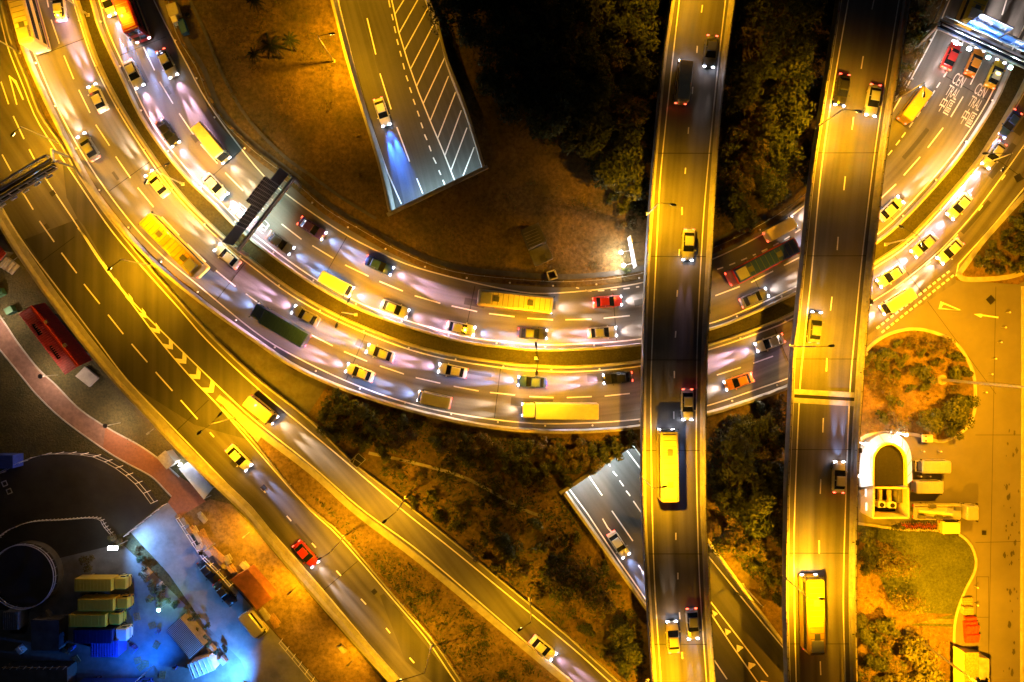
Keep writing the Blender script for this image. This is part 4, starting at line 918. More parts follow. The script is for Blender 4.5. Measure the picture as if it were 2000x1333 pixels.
def dark_gantry():
    z0 = 6.2; a, b = P(575, 349, z0), P(466, 489, z0); d = (b - a).normalized(); n = Vector((d.y, -d.x, 0)) * 1.0; o = (a + b) / 2
    if n.dot(Vector((-1, .3, 0))) < 0: n = -n
    t = thing("sign_gantry", "dark sign gantry over the inner carriageway, backs of its panels ribbed", "sign gantry", o)
    mb = MB(o); mb.bar(a + Vector((0, 0, .5)), b + Vector((0, 0, .5)), .32, .3); mb.bar(a + Vector((0, 0, -.3)), b + Vector((0, 0, -.3)), .22, .22); [mb.bar(a.lerp(b, k / 12) + Vector((0, 0, -.3)), a.lerp(b, (k + 1) / 12) + Vector((0, 0, .5)), .1, .1) for k in range(12)]; mb.build("beam", M['cream'], t)
    for k in range(13): mb = MB(o); q = a.lerp(b, k / 12); mb.bar(q, q + n * 1.05, .1, .1); mb.build('walkway_bar', M['steel'], t)
    for q0, base in ((a, P(588, 366, 0)), (b, P(486, 500, 0))):
        mb = MB(o); mb.bar(q0, base + Vector((0, 0, .3)), .4, .4); mb.bar(q0 + n * .7, base + Vector((0, 0, .2)) + n * .9, .3, .3); mb.build("support", M['steel'], t)
    for t0, t1, hgt, rib in ((.0, .16, 3.7, 0), (.165, .49, 5.8, 1), (.495, .62, 3.7, 1), (.625, .765, 3.5, 1), (.77, 1.0, 3.6, 0)):
        p, q = a.lerp(b, t0) + n * 1.1, a.lerp(b, t1) + n * 1.1; up = Vector((0, 0, 1))
        mb = MB(o); mb.bar(p + up * hgt / 2, q + up * hgt / 2, .1, hgt); pn = mb.build("sign_panel", M['navy'] if not rib else M['dsteel'], t)
        if rib:
            mb = MB(o); k = max(3, int((q - p).length / .62))
            for i in range(k + 1): r_ = p.lerp(q, i / k) - n * .1; mb.bar(r_, r_ + up * hgt, .09, .12)
            for j in range(int(hgt / .55)): mb.bar(p - n * .07 + up * (.3 + j * .55), q - n * .07 + up * (.3 + j * .55), .05, .05)
            mb.build("rib", M['conc'], pn)
    c = P(489, 431, z0 + 1.0) + n * 1.6; mb = MB(o); mb.tube([c, c + Vector((0, 0, .3))], .22, 10); mb.build("floodlight", M['greenglow'], t)
    spot("floodlight_source", t, c - o + Vector((0, 0, -.2)), n * .5 + Vector((0, 0, -1)), 300, (.5, 1, .9), 130)
dark_gantry()
def blue_gantry():
    z0 = 6.0; a, b = P(1830, 55, z0), P(2030, 146, z0); d = (b - a).normalized(); n = Vector((-d.y, d.x, 0)); o = (a + b) / 2
    if n.y < 0: n = -n       # n points up-road
    t = thing("sign_gantry", "floodlit gantry with blue and white signs at the top right", "sign gantry", o)
    for s in (.0, 1.35):
        mb = MB(o); mb.bar(a + n * s, b + n * s, .22, .3); mb.bar(a + n * s + Vector((0, 0, 1.2)), b + n * s + Vector((0, 0, 1.2)), .16, .16); mb.build("chord", M['steel'], t)
    mb = MB(o); mb.bar(a + n * .65 + Vector((0, 0, -.1)), b + n * .65 + Vector((0, 0, -.1)), 1.1, .08); mb.build("walkway", M['dsteel'], t)
    for q in (P(1789, 92, 0), P(1800, 66, 0)):
        mb = MB(o); mb.bar(a + n * .6 + Vector((0, 0, .1)), q + Vector((0, 0, .2)), .4, .4); mb.build("support", M['steel'], t)
    for q in (P(2012, 165, 0),):
        mb = MB(o); mb.bar(b, q, .4, .4); mb.build("support", M['steel'], t)
    up = Vector((0, 0, 1))
    def board(x0, x1, hgt, words, m):
        p, q = a.lerp(b, x0) + n * 1.7 + up * .6, a.lerp(b, x1) + n * 1.7 + up * .6
        mb = MB(o); mb.bar(p + up * hgt / 2, q + up * hgt / 2, .12, hgt); bd = mb.build("sign_board", M[m], t)
        mb = MB(o)
        for z in (.08, hgt - .08): mb.bar(p - n * .075 + up * z, q - n * .075 + up * z, .02, .1)
        mb.build("sign_border", M['sign_white'], bd)
        for s, u, v, wd, ht in words:
            o_ = text_on(None, "sign_lettering", s, p.lerp(q, u) + up * (hgt * v) - o, up, ht, wd, 'sign_white', .085, (None, (q - p), -n)); o_.parent = bd
        return bd
    board(.20, .50, 3.6, [("中區", .35, .72, 1.7, .8), ("Central", .62, .38, 2.2, .6), ("↑", .88, .6, .4, 1.6)], 'sign_blue')
    board(.52, .99, 2.0, [("東區", .3, .68, 1.3, .6), ("East", .3, .3, 1.3, .5), ("↑", .75, .5, .4, 1.2)], 'sign_blue')
    for px, py, m, wv in ((1872, 70, 'coolglow', 500), (1897, 82, 'coolglow', 500), (1935, 98, 'greenglow', 130), (1978, 118, 'greenglow', 130)):
        c = P(px, py, z0 - .2); c = a.lerp(b, (c - a).dot(d) / (b - a).length) - n * .9 + up * .1
        mb = MB(o); mb.box(c, (.5, .4, .25), math.atan2(d.y, d.x)); mb.build("floodlight", M[m], t)
        mb = MB(o); mb.bar(c + n * .2, c + n * .9, .08, .08); mb.build("bracket", M['steel'], t)
        spot("floodlight_source", t, c - o + up * .25, n * 1.0 + up * .75, wv * .45, (.85, .92, 1), 110)
        spot("floodlight_spill", t, c - o - up * .2, Vector((0, 0, -1)) - n * .2, wv * .08, (.85, .92, 1), 140)
blue_gantry()
def roadside_sign():
    a, b = P(1226, 465, 1.0), P(1238, 524, 1.0); d = (b - a).normalized(); n = Vector((d.y, -d.x, 0)); o = (a + b) / 2
    if n.x > 0: n = -n
    up = Vector((0, 0, 1))
    t = thing("direction_sign", "floodlit white and blue direction sign left of the narrower flyover", "direction sign", Vector((o.x, o.y, 0)))
    og = Vector((o.x, o.y, 0))
    mb = MB(og); mb.bar(a + up * 1.3, b + up * 1.3, .1, 2.6); bd = mb.build("sign_board", M['sign_white'], t)
    for x0, x1, z0_, z1 in ((.03, .97, 2.45, 2.5), (.03, .97, .08, .13), (.03, .045, .1, 2.5), (.955, .97, .1, 2.5), (.08, .22, 1.2, 2.2), (.6, .9, .5, .9)):
        mb = MB(og); p, q = a.lerp(b, x0) + n * .062, a.lerp(b, x1) + n * .062; mb.bar(p + up * (z0_ + z1) / 2, q + up * (z0_ + z1) / 2, .02, z1 - z0_); mb.build("blue_mark", M['sign_blue'], bd)
    for f_ in (.2, .8):
        mb = MB(og); q = a.lerp(b, f_) - n * .12; mb.tube([Vector((q.x, q.y, -.1)), Vector((q.x, q.y, 3.5))], .08, 8); mb.bar(Vector((q.x, q.y, 2.4)), Vector((q.x, q.y, .05)) - n * 1.6, .1, .1); mb.build("post", M['steel'], t)
    for f_ in (.42, .85):
        c = a.lerp(b, f_) + n * 1.5 + up * .1
        mb = MB(og); mb.bar(a.lerp(b, f_) + up * .2, c, .06, .06); mb.build("bracket", M['steel'], t)
        mb = MB(og); mb.tube([c - up * .12, c + up * .14], [.2, .28], 10); mb.build("floodlight", M['coolglow'], t)
        spot("floodlight_source", t, c - og + up * .3, -n * .9 + up * .55, 45, (.95, .93, 1), 140)
        l = bpy.data.lights.new("floodlight_spill", 'POINT'); l.energy = 60; l.color = (1, .88, .75); l.shadow_soft_size = .25
        lo = bpy.data.objects.new("floodlight_spill", l); COL.objects.link(lo); lo.parent = t; lo.location = c - og + n * .35 + up * .5
roadside_sign()
# white roadside boxes at the top left, concrete blocks on the lawn
mb = MB(P(352, 52)); c = line([(337,20),(349,50)], 0, 0, 0, 6); mb.sweep(c, [(-.45, 0), (-.45, 1.1), (.45, 1.1), (.45, 0)]); tag(bevel(mb.build("roadside_cabinet", M['white_panel'])), "long white roadside cabinet at the top edge beside the guard rail", "cabinet")
mb = MB(P(355, 62)); c = line([(353,44),(362,71)], 0, 0, 0, 6); mb.sweep(offset(c, .3), [(-.5, 0), (-.5, .9), (.5, .9), (.5, 0)]); tag(bevel(mb.build("roadside_cabinet", M['sign_blue'])), "blue and white roadside cabinet below the long white one", "cabinet")
mb = MB(P(344, 24)); mb.box(P(340, 22, .6), (1.6, 1.9, 1.2), .3); tag(bevel(mb.build("equipment_box", M['conc'])), "square pale equipment box behind the guard rail", "equipment box")
mb = MB(P(368, 31)); q = P(368, 31); mb.tube([q, q + Vector((0, 0, .35))], .36, 14); tag(mb.build("spare_tyre", M['black']), "round tyre lying on the slope by the equipment box", "tyre")
def blockhouse(pxs, h, label, m='conc_dark', name="utility_building"):
    pl = PL(pxs, 0); o = sum(pl, Vector()) / len(pl); t = thing(name, label, "utility building", o)
    mb = MB(o); mb.prism([(p.x, p.y) for p in pl], -.1, h); mb.build("wall", M[m], t)
    mb = MB(o); top = [o + (p - o) * 1.03 for p in pl]; mb.prism([(p.x, p.y) for p in top], h + .003, h + .14); bevel(mb.build("roof", M[m], t), .03)
    return t, o
b1, o1 = blockhouse([(1017,455),(1050,441),(1066,476),(1032,491)], 2.4, "taller dark flat-roofed block on the lawn below its own shadow")
mb = MB(o1)
for i in range(6): mb.bar(P(1022 + i * 2.6, 458 + i * 5.4, 2.6), P(1048 + i * 2.6, 447 + i * 5.4, 2.6), .06, .08)
mb.build("roof_slats", M['conc_dirty'], b1)
blockhouse([(1033,493),(1067,478),(1079,507),(1045,522)], .9, "low dark slab adjoining the taller block on the lawn")
blockhouse([(1063,499),(1074,494),(1079,507),(1069,511)], 1.7, "small hatch box on the corner of the low slab")
t = thing("inspection_pit", "small railed concrete pit touching the guard rail below the dark block", "inspection pit", P(1078, 538)); o = P(1078, 538)
for a, b in (((1068,533),(1083,528)),((1083,528),(1089,543)),((1089,543),(1073,548)),((1073,548),(1068,533))):
    mb = MB(o); mb.bar(P(*a, .4), P(*b, .4), .18, .9); mb.build("wall", M['conc'], t)
mb = MB(o); mb.sheet([P(x, y, .02) for x, y in ((1068,533),(1083,528),(1089,543),(1073,548))]); mb.build("floor", M['conc_dark'], t)
t = thing("access_platform", "yellow-lit railed steel platform on the slip road's far wall", "platform", P(699, 900)); o = P(699, 900)
mb = MB(o); mb.sheet([P(x, y, .9) for x, y in ((683,902),(700,886),(714,898),(697,914))]); mb.build("deck", M['dsteel'], t)
for a, b in (((683,902),(700,886)),((700,886),(714,898)),((714,898),(697,914)),((697,914),(683,902)),((690,895),(706,906)),((695,890),(688,908))):
    mb = MB(o); mb.bar(P(*a, 1.9), P(*b, 1.9), .1, .1); mb.bar(P(*a, 1.4), P(*b, 1.4), .06, .06); mb.bar(P(*a, .1), P(*a, 1.9), .1, .1); mb.build("railing", M['steel'], t)
# ------------------------------------------------------------------ marker posts and road studs' little reflectors
def marker_row(pl, off, px0, px1, step, label, group, z=.0):
    pl = offset(pl, off); L = plen(pl); q = resample(pl, int(L / step) + 2); first = None
    for p in q:
        X = 1000 + p.x * F / CAM_H; Y = 666 - p.y * F / CAM_H
        if not (-10 < X < 2010 and -10 < Y < 1343): continue
        if 1250 < X < 1390 or 1540 < X < 1700 and Y > 300: continue
        if first is None:
            mb = MB(); mb.tube([(0, 0, 0), (0, 0, .55)], [.07, .06], 8); first = tag(mb.build("marker_post", M['black']), label, "marker post", group); o = first
            mb = MB(); mb.tube([(0, 0, .55), (0, 0, .72)], [.16, .12], 8); mb.build("reflector", M['white_panel'], first)
            o.location = p
        else: dup(first, (p.x, p.y, 0))
marker_row(Hh, .85, 0, 0, 7.4, "white-topped marker post along the outermost parapet of the bend", "marker posts along the outermost parapet")
marker_row(D, .5, 0, 0, 7.6, "white-topped marker post along the inner road's median parapet", "marker posts along the inner median parapet")
marker_row(E, -.5, 0, 0, 7.6, "white-topped marker post along the outer road's median parapet", "marker posts along the outer median parapet")
marker_row(line(A_, 0, 0, 0), -.7, 0, 0, 7.0, "white-topped marker post beside the lawn's guard rail", "marker posts along the guard rail")
def bollard(px, py, label):
    t = thing("bollard", label, "bollard", P(px, py), group="bollards standing in the car park")
    mb = MB(); mb.tube([(0, 0, 0), (0, 0, .8)], [.08, .07], 8); mb.build("post", M['steel'], t)
    mb = MB(); mb.tube([(0, 0, .8), (0, 0, .9), (0, 0, .98)], [.13, .13, .05], 8); mb.build("cap", M['white_panel'], t)
    return t
b0 = bollard(1965, 611, "bollard with a long thin shadow in the junction, topmost of its line")
for px, py, lb in ((1957, 640, "second bollard down the junction's line of bollards"), (1949, 669, "third bollard down the junction's line, beside the kerb's curve"), (1938, 701, "fourth bollard down the line, right of the bushy island"), (1931, 731, "fifth bollard of the line, just above the mast's foot level"), (1920, 766, "lowest bollard of the line, below the long mast pole"),
                   (1799, 881, "left bollard above the crew-cab pickup"), (1832, 881, "right bollard above the crew-cab pickup"), (1793, 929, "left bollard between the pickup and the van"), (1811, 929, "right bollard between the pickup and the van"), (1903, 1145, "bollard by the lawn kerb above the wooden crates"), (1903, 1179, "bollard by the wooden crates below its twin")):
    dup(b0, P(px, py), 0, lb)
def manhole(px, py, s, rz, label, z=.0):
    q = P(px, py, z); mb = MB(q); mb.box(q + Vector((0, 0, .02)), (s, s, .03), rz); tag(bevel(mb.build("manhole_cover", M['dsteel']), .01, 1), label, "manhole cover")
for a in ((1935, 586, 1.1, .75, "diamond-set dark manhole cover in the junction"), (1989, 348, 1.1, .5, "dark manhole cover in the slip lane at the right edge"), (515, 953, .8, .7, "dark manhole cover on the viaduct beside the lane dash"), (731, 1156, .75, .7, "dark manhole cover on the viaduct at the edge of a patch"), (454, 521, .7, .7, "dark manhole cover beside the long yellow bus"), (1922, 1041, .7, 0, "square manhole cover in the car park right of the lawn"), (103, 378, .8, .6, "faint manhole cover below the lattice gantry")): manhole(*a)
# ------------------------------------------------------------------ arched building with glazed skirt
def arched():
    z1 = 5.0; zr = 3.6
    inner = [(1706,950),(1706,915),(1707,893),(1713,881),(1722,872),(1735,867.5),(1747,869),(1758,876),(1767,888),(1770,905),(1771,950)]
    ip = PL(inner, zr + .6)
    c = P(1735, 905, 0); o = P(1735, 925, 0)
    op = PL([(1680,952),(1679,918),(1680,895),(1688,875),(1702,858),(1722,848),(1740,847),(1757,852),(1771,866),(1779,890),(1781,938)], 1.2)
    t = thing("arched_building", "arch-ended building with a dazzling white glazed skirt and dark roof", "building", o)
    ipr, opr = resample(cr(ip, 4), 44), resample(cr(op, 4), 44)
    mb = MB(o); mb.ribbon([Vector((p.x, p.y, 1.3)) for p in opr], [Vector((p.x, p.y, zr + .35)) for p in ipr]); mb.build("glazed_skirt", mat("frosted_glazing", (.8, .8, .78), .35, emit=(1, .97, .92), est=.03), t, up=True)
    mb = MB(o); mb.ribbon([Vector((p.x, p.y, -.1)) for p in opr], [Vector((p.x, p.y, 1.3)) for p in opr]); mb.build("base_wall", M['conc'], t)
    mb = MB(o)
    for i in range(0, 44, 4): mb.bar(opr[i].xy.to_3d() + Vector((0, 0, 1.33)), ipr[i].xy.to_3d() + Vector((0, 0, zr + .4)), .1, .06)
    mb.sweep(opr, [(-.1, .9), (-.1, .99), (.1, .99), (.1, .9)]) if False else None
    mb.build("glazing_bars", M['steel'], t)
    mb = MB(o); ring = [(p.x, p.y) for p in ipr]; mb.prism(ring, 0, zr - .1); mb.build("core_wall", M['cream'], t)
    mb = MB(o); mb.sheet([Vector((p.x, p.y, zr)) for p in ipr]); mb.build("roof", M['dsteel'], t, up=True)
    mb = MB(o); cl = [Vector((p.x, p.y, 0)) for p in ipr]; mb.sweep(cl, [(-.15, zr - .2), (-.15, zr + .6), (.15, zr + .6), (.15, zr - .2)]); mb.build("roof_parapet", M['cream'], t)
    # lower open plant yard
    for a, b in (((1707,953),(1774,954)),((1707,953),(1706,1012)),((1706,1012),(1775,1012)),((1775,1012),(1774,954))):
        mb = MB(o); p, q = P(*a, 3.6), P(*b, 3.6); p.z = q.z = 1.8; mb.bar(p, q, .3, 3.6); mb.build("plant_yard_wall", M['cream'], t)
    mb = MB(o); mb.sheet([P(x, y, .3) for x, y in ((1707,953),(1774,954),(1775,1012),(1706,1012))]); mb.build("plant_yard_floor", M['black'], t)
    mb = MB(o); q = [P(1706,953,3.5), P(1706,1012,3.5), P(1690,1000,.2), P(1678,958,.2)]; mb.add(q, [(0, 1, 2, 3)]); mb.build("lean_to_roof", M['tarp'], t)
    for px, py, s in ((1691, 963, .3), (1692, 990, .3)):
        q = P(px, py, 2.0); mb = MB(o); mb.bar(q - Vector((0, .6, 0)), q + Vector((0, .6, 0)), .25, .1); mb.build("skylight", mat("skylight", (.7, .8, .9), .3, emit=(.6, .8, 1), est=.06), t)
    for px, py, rz, lb in ((1723, 987, 0, "left"), (1744, 988, 0, "right")):
        q = P(px, py, 2.2); u = thing("air_conditioning_unit", "pale fan unit standing in the arched building's open yard, " + ("nearer the lean-to" if lb == "left" else "with a round fan"), "air conditioner", (q.x, q.y, .3))
        mb = MB(); mb.box((0, 0, .9), (1.15, .85, 1.8)); bevel(mb.build("casing", M['white_panel'], u), .04)
        mb = MB(); mb.tube([(0, 0, 1.8), (0, 0, 1.86)], .36, 14); mb.build("fan", M['black'], u)
        mb = MB(); mb.box((.1 * (1 if lb == "left" else -1), 1.3, 1.0), (.5, 1.8, .5)); mb.build("duct", M['cream'], u)
    q = P(1763, 968, 2.4); u = thing("plant_cabinet", "grey plant cabinet in the corner of the open yard", "cabinet", (q.x, q.y, .3)); mb = MB(); mb.box((0, 0, 1.0), (1.3, 2.3, 2.0)); bevel(mb.build("casing", M['grey_steel'], u), .05); mb = MB(); mb.box((-.66, 0, 1.1), (.04, .9, 1.2)); mb.build("door", M['conc_dirty'], u)
    # wall floods that light the skirt
    for px, py in ((1690, 868), (1676, 930), (1770, 850)):
        q = P(px, py, 3.8); mb = MB(o); mb.box(q, (.35, .35, .2)); mb.bar(q, Vector((q.x, q.y, 0)), .08, .08); mb.build("floodlight", M['coolglow'], t)
        spot("floodlight_source", t, q - o + Vector((0, 0, .05)), P(1735, 905, 1.5) - q, 60, (1, .95, .85), 150)
arched()
# ------------------------------------------------------------------ crates, shed, boards in the lot
t = thing("crate_stack", "low stack of red plastic crates by the lawn kerb", "crate stack", P(1893, 1230), R(4), "stacked red crates")
for i in range(4):
    for j in range(7):
        mb = MB(); mb.box((-.75 + i * .5, -1.6 + j * .47, .35 + .1 * ((i * 3 + j) % 3)), (.46, .43, .7 + .2 * ((i * 3 + j) % 3))); 
        bevel(mb.build("crate", M['red_plastic'], t), .03, 1)
for i in range(3):
    mb = MB(); mb.box((-.5 + i * .52, 1.95, .4), (.48, .45, .8)); mb.build("crate", M['red_plastic'], t)
for px, py, h, lb in ((1886, 1173, .5, "upper flat pale wooden pallet by the kerb"), (1885, 1190, .8, "lower pale wooden box above the red crates")):
    t = thing("wooden_box", lb, "wooden box", P(px, py)); mb = MB(); mb.box((0, 0, h / 2), (1.5, 1.1, h)); mb.build("box", M['tarp'], t)
    mb = MB(); [mb.box((0, -.4 + k * .27, h + .02), (1.55, .2, .04)) for k in range(4)]; mb.build("lid_boards", M['wood'], t)
def shed():
    o = P(1898, 1310); t = thing("storage_shed", "yellow-lit shed with a weathered plank roof at the lower right", "shed", o)
    pl = PL([(1862,1262),(1906,1270),(1906,1420),(1862,1420)], 0); mb = MB(o); mb.prism([(p.x, p.y) for p in pl], 0, 3.0); mb.build("wall", M['conc_dirty'], t)
    q = PL([(1884,1275),(1912,1275),(1912,1420),(1884,1420)], 3.1); mb = MB(o); mb.prism([(p.x, p.y) for p in q], 3.0, 3.12); rf = mb.build("roof", M['wood'], t)
    mb = MB(o); rnd = random.Random(9)
    for k in range(20): mb.bar(P(1884.6 + rnd.uniform(0, 1), 1278 + k * 7, 3.17), P(1911.5 - rnd.uniform(0, 3), 1279 + k * 7 + rnd.uniform(-2, 2), 3.17), .42, .06)
    mb.build("roof_plank", M['wood'], rf)
    mb = MB(o); q = [P(1862,1262,2.2), P(1884,1274,3.05), P(1884,1420,3.05), P(1862,1420,2.2)]; mb.add(q, [(0, 1, 2, 3)]); mb.build("lean_to_roof", M['tarp'], t)
shed()
# barrier board, kerbside barriers, red bikes rack near building
t = thing("warning_board", "pale trailer board with red and white squares under the dark tree", "warning board", P(1804, 855)); mb = MB(); mb.box((0, 0, .9), (1.5, 1.2, .5)); bevel(mb.build("trailer_body", M['cream'], t), .04)
mb = MB(); [mb.box((-.35, .35 - k * .35, 1.17), (.3, .22, .04), 0, k % 2) for k in range(3)]; mb.build("warning_squares", [M['red_plastic'], M['sign_white']], t); wheels(t, (-.4, .4), .7, .25)
rnd = random.Random(4)
def bike(label, paint):
    t = thing("bicycle", label, "bicycle", group="shared bicycles in the rack below the arched building")
    for x in (-.5, .5):
        mb = MB(); rows = [[(x + (.32 + .03 * math.cos(q)) * math.cos(a), .03 * math.sin(q), .34 + (.32 + .03 * math.cos(q)) * math.sin(a)) for q in (0, 2.1, 4.2)] for a in [i * math.pi / 6 for i in range(13)]]; mb.grid(rows, 0, True); mb.build("wheel", M['black'], t)
    mb = MB(); mb.tube([(-.5, 0, .34), (-.15, 0, .8), (.4, 0, .85), (.5, 0, .34)], .035, 6); mb.tube([(-.15, 0, .8), (0, 0, .3), (.4, 0, .8)], .035, 6); mb.build("frame", M[paint], t)
    mb = MB(); mb.bar((.38, -.28, 1.0), (.38, .28, 1.0), .05, .05); mb.build("handlebar", M['black'], t)
    mb = MB(); mb.box((-.2, 0, .88), (.26, .16, .08)); mb.build("saddle", M['black'], t); return t
k0 = bike("red or dark bicycle standing in the rack between building and lawn", 'red_plastic')
k0.location = P(1757, 1027); k0.rotation_euler = (0, 0, R(80))
for i in range(1, 15): dup(k0, P(1757 + i * 4.6, 1027 + rnd.uniform(-1.5, 1.5)), R(80 + rnd.uniform(-12, 12)))
mb = MB(P(1738, 1040)); c = P(1790, 1031); 
mb = MB(c); mb.bar(P(1754, 1032, .3), P(1828, 1033, .3), .06, .5); tag(mb.build("bicycle_rack", M['steel']), "low steel rail behind the row of bicycles", "bicycle rack")
# ------------------------------------------------------------------ west park and yard (5 m lower)
def W(px, py, up=0): return P(px, py, ZP + up)
def sheetW(name, px, m, z=.0, smooth_=False):
    pts = [W(x, y, z) for x, y in px]; mb = MB(); mb.sheet(pts); return struct(mb.build(name, m, up=True))
pe_t = [(-60,540),(0,618),(32,666),(75,721),(108,751),(155,799),(215,839),(270,869),(313,899),(350,932)]
pe_b = [(-60,610),(0,683),(43,736),(75,774),(125,821),(205,879),(250,906),(296,931),(326,961),(335,970)]
ta, tb = resample(cr([W(*p, .02) for p in pe_t]), 60), resample(cr([W(*p, .02) for p in pe_b]), 60)
mb = MB(); mb.ribbon(ta[:42], tb[:42]); struct(mb.build("footpath", M['path'], up=True)); mb = MB(); mb.ribbon(ta[41:], tb[41:]); struct(mb.build("footpath", M['path_red'], up=True))
for e, lb in ((ta, "pale kerb along the footpath's upper edge"), (tb, "pale kerb along the footpath's lower edge")):
    mb = MB(e[30]); mb.sweep(e, [(-.1, -.05), (-.1, .1), (.1, .1), (.1, -.05)]); tag(mb.build("path_kerb", M['conc']), lb, "kerb")
sheetW("plaza", [(350,930),(335,970),(326,985),(352,1012),(402,980),(372,945)], M['path_red'], .025)
sheetW("service_road", [(255,1040),(328,982),(352,1012),(395,1084),(460,1150),(548,1250),(610,1318),(760,1500),(560,1500),(520,1400),(470,1290),(395,1215),(330,1122)], M['yard'], .03)
sheetW("yard_ground", [(110,1090),(235,1060),(300,1120),(395,1215),(470,1290),(520,1400),(560,1500),(-300,1500),(-300,1185),(60,1190)], M['yard_dark'], .02)
sheetW("bare_strip", [(354,1008),(410,975),(450,985),(520,1062),(690,1262),(800,1390),(900,1500),(770,1500),(612,1318),(548,1248),(460,1148),(398,1084)], M['dirt'], .028)
orc = [(-200,935),(5,925),(30,912),(60,897),(95,885),(130,882),(165,883),(200,888),(225,900),(245,912),(262,925),(277,938),(292,955),(312,985),(250,1040),(225,1045),(195,1010),(130,1013),(70,1016),(30,1030),(0,1055),(-200,1100)]
sheetW("dark_court", orc, M['court'], .022); sheetW("dark_court", [(-300,1100),(0,1056),(30,1031),(70,1017),(130,1014),(195,1011),(225,1046),(235,1062),(110,1092),(60,1192),(-300,1190)], M['court'], .021)
for px in (((0,930),(12,940),(8,948),(-6,938)),): pass
mb = MB()
for cx, cy in ((9, 945), (18, 960)):
    q = [W(cx + a, cy + b, .03) for a, b in ((-7,-3),(3,-7),(7,3),(-3,7))]; r_ = [W(cx + a * .65, cy + b * .65, .03) for a, b in ((-7,-3),(3,-7),(7,3),(-3,7))]
    mb.add(q + r_, [(i, (i + 1) % 4, 4 + (i + 1) % 4, 4 + i) for i in range(4)])
struct(mb.build("court_marking", M['white'], up=True))
def fence(label, px, h=2.2, step=1.9, z=ZP, mesh=True, m='white_panel', name="fence"):
    pl = PL(px, z); q = resample(cr(pl, 6), max(3, int(plen(pl) / step) + 1)); o = q[len(q) // 2]; t = thing(name, label, "fence", o)
    first = None
    for p in q:
        if first is None: mb = MB(); mb.tube([(0, 0, 0), (0, 0, h)], .05, 6); first = mb.build("post", M[m], t); k = first
        else: k = first.copy(); COL.objects.link(k); k.parent = t
        k.location = p - o
    for zz in (h - .05, h * .5):
        mb = MB(o); mb.sweep(q, [(-.025, zz - .03), (-.025, zz + .03), (.025, zz + .03), (.025, zz - .03)]); mb.build("rail", M[m], t)
    return t
fence("tall post fence curving along the dark court's upper rim", [(-10,932),(5,925),(30,912),(60,897),(95,886),(130,883),(165,884),(200,889),(225,901),(245,913),(262,926),(277,939),(292,956),(308,978)])
fence("low white picket line between the dark court and the round basin", [(-6,1062),(8,1044),(30,1030),(70,1017),(130,1013),(195,1010),(210,1026),(226,1045)], 1.1, .62)
fence("fence at the head of the blue-lit service road", [(252,1043),(280,1020),(305,1000),(326,984)], 1.6, 1.5)
fence("chain fence between the service road and the bare strip", [(352,1010),(372,1040),(400,1082),(430,1112),(455,1140)], 1.5, 1.4)
fence("fence along the bare strip's lower end beside the road", [(552,1248),(575,1275),(600,1305),(640,1352)], 1.8, 1.6)
# round basin
o = W(62, 1118); t = thing("round_basin", "large dark round basin ringed by a railing", "basin", o)
mb = MB(); mb.tube([(0, 0, 0), (0, 0, 1.3)], 5.2, 48); mb.build("basin_wall", M['conc_dark'], t)
mb = MB(); mb.tube([(0, 0, 1.3), (0, 0, 1.36)], 5.0, 48); mb.build("cover", M['court'], t)
ring = [Vector((5.15 * math.cos(a), 5.15 * math.sin(a), 1.3)) for a in [i * math.pi / 24 for i in range(49)]]
for zz in (1.0, .5): mb = MB(); mb.sweep(ring, [(-.06, zz), (-.06, zz + .08), (.06, zz + .08), (.06, zz)]); mb.build("rail", M['white_panel'], t)
for p in ring[:48:2]: mb = MB(); mb.bar(p, p + Vector((0, 0, 1.05)), .05, .05); mb.build("post", M['steel'], t)
# pavilions
def pavilion(name, label, ridge, eave_l, eave_r, hz, er, wall=True):
    """ridge: two px points; eave_l / eave_r px pairs (same order)"""
    ra, rb = (W(*p, hz) for p in ridge); la, lb = (W(*p, er) for p in eave_l); sa, sb = (W(*p, er) for p in eave_r); o = (ra + rb) / 2; o.z = ZP
    t = thing(name, label, "pavilion", o)
    mb = MB(o); mb.ribbon([la, lb], [ra, rb]); mb.ribbon([ra, rb], [sa, sb]); rf = mb.build("roof", M['red_roof'], t, up=True); s = rf.modifiers.new("solid", 'SOLIDIFY'); s.thickness = .12; s.offset = -1
    mb = MB(o); k = max(6, int((rb - ra).length / .36))
    for i in range(k + 1):
        f_ = i / k; mb.bar(la.lerp(lb, f_) + Vector((0, 0, .05)), ra.lerp(rb, f_) + Vector((0, 0, .05)), .07, .07); mb.bar(sa.lerp(sb, f_) + Vector((0, 0, .05)), ra.lerp(rb, f_) + Vector((0, 0, .05)), .07, .07)
    mb.build("tile_ridges", M['red_roof'], rf)
    mb = MB(o); mb.bar(ra + Vector((0, 0, .1)), rb + Vector((0, 0, .1)), .3, .2); mb.build("ridge_cap", M['red_roof'], rf)
    if wall:
        cs = [la, lb, sb, sa]; c = sum(cs, Vector()) / 4; ins = [(c + (p - c) * .7) for p in cs]
        mb = MB(o); mb.prism([(p.x, p.y) for p in ins], ZP, ZP + er - .15); mb.build("wall", M['conc_dark'], t)  # dark wall colour stands in for the shade under the eaves
        g = [lb, rb, sb]; mb = MB(o); mb.add([c + (p - c) * .97 - Vector((0, 0, .16)) for p in g], [(0, 1, 2)]); mb.add([c + (p - c) * .97 - Vector((0, 0, .16)) for p in (la, ra, sa)], [(0, 1, 2)]); mb.build("gable", M['cream'], t)
    return t, rf, o
t, rf, o = pavilion("red_roofed_pavilion", "long pavilion with a red tiled roof and two skylights in the park", ((60,599),(152,716)), ((37,614),(127,732)), ((88,592),(180,703)), 4.2, 3.6)
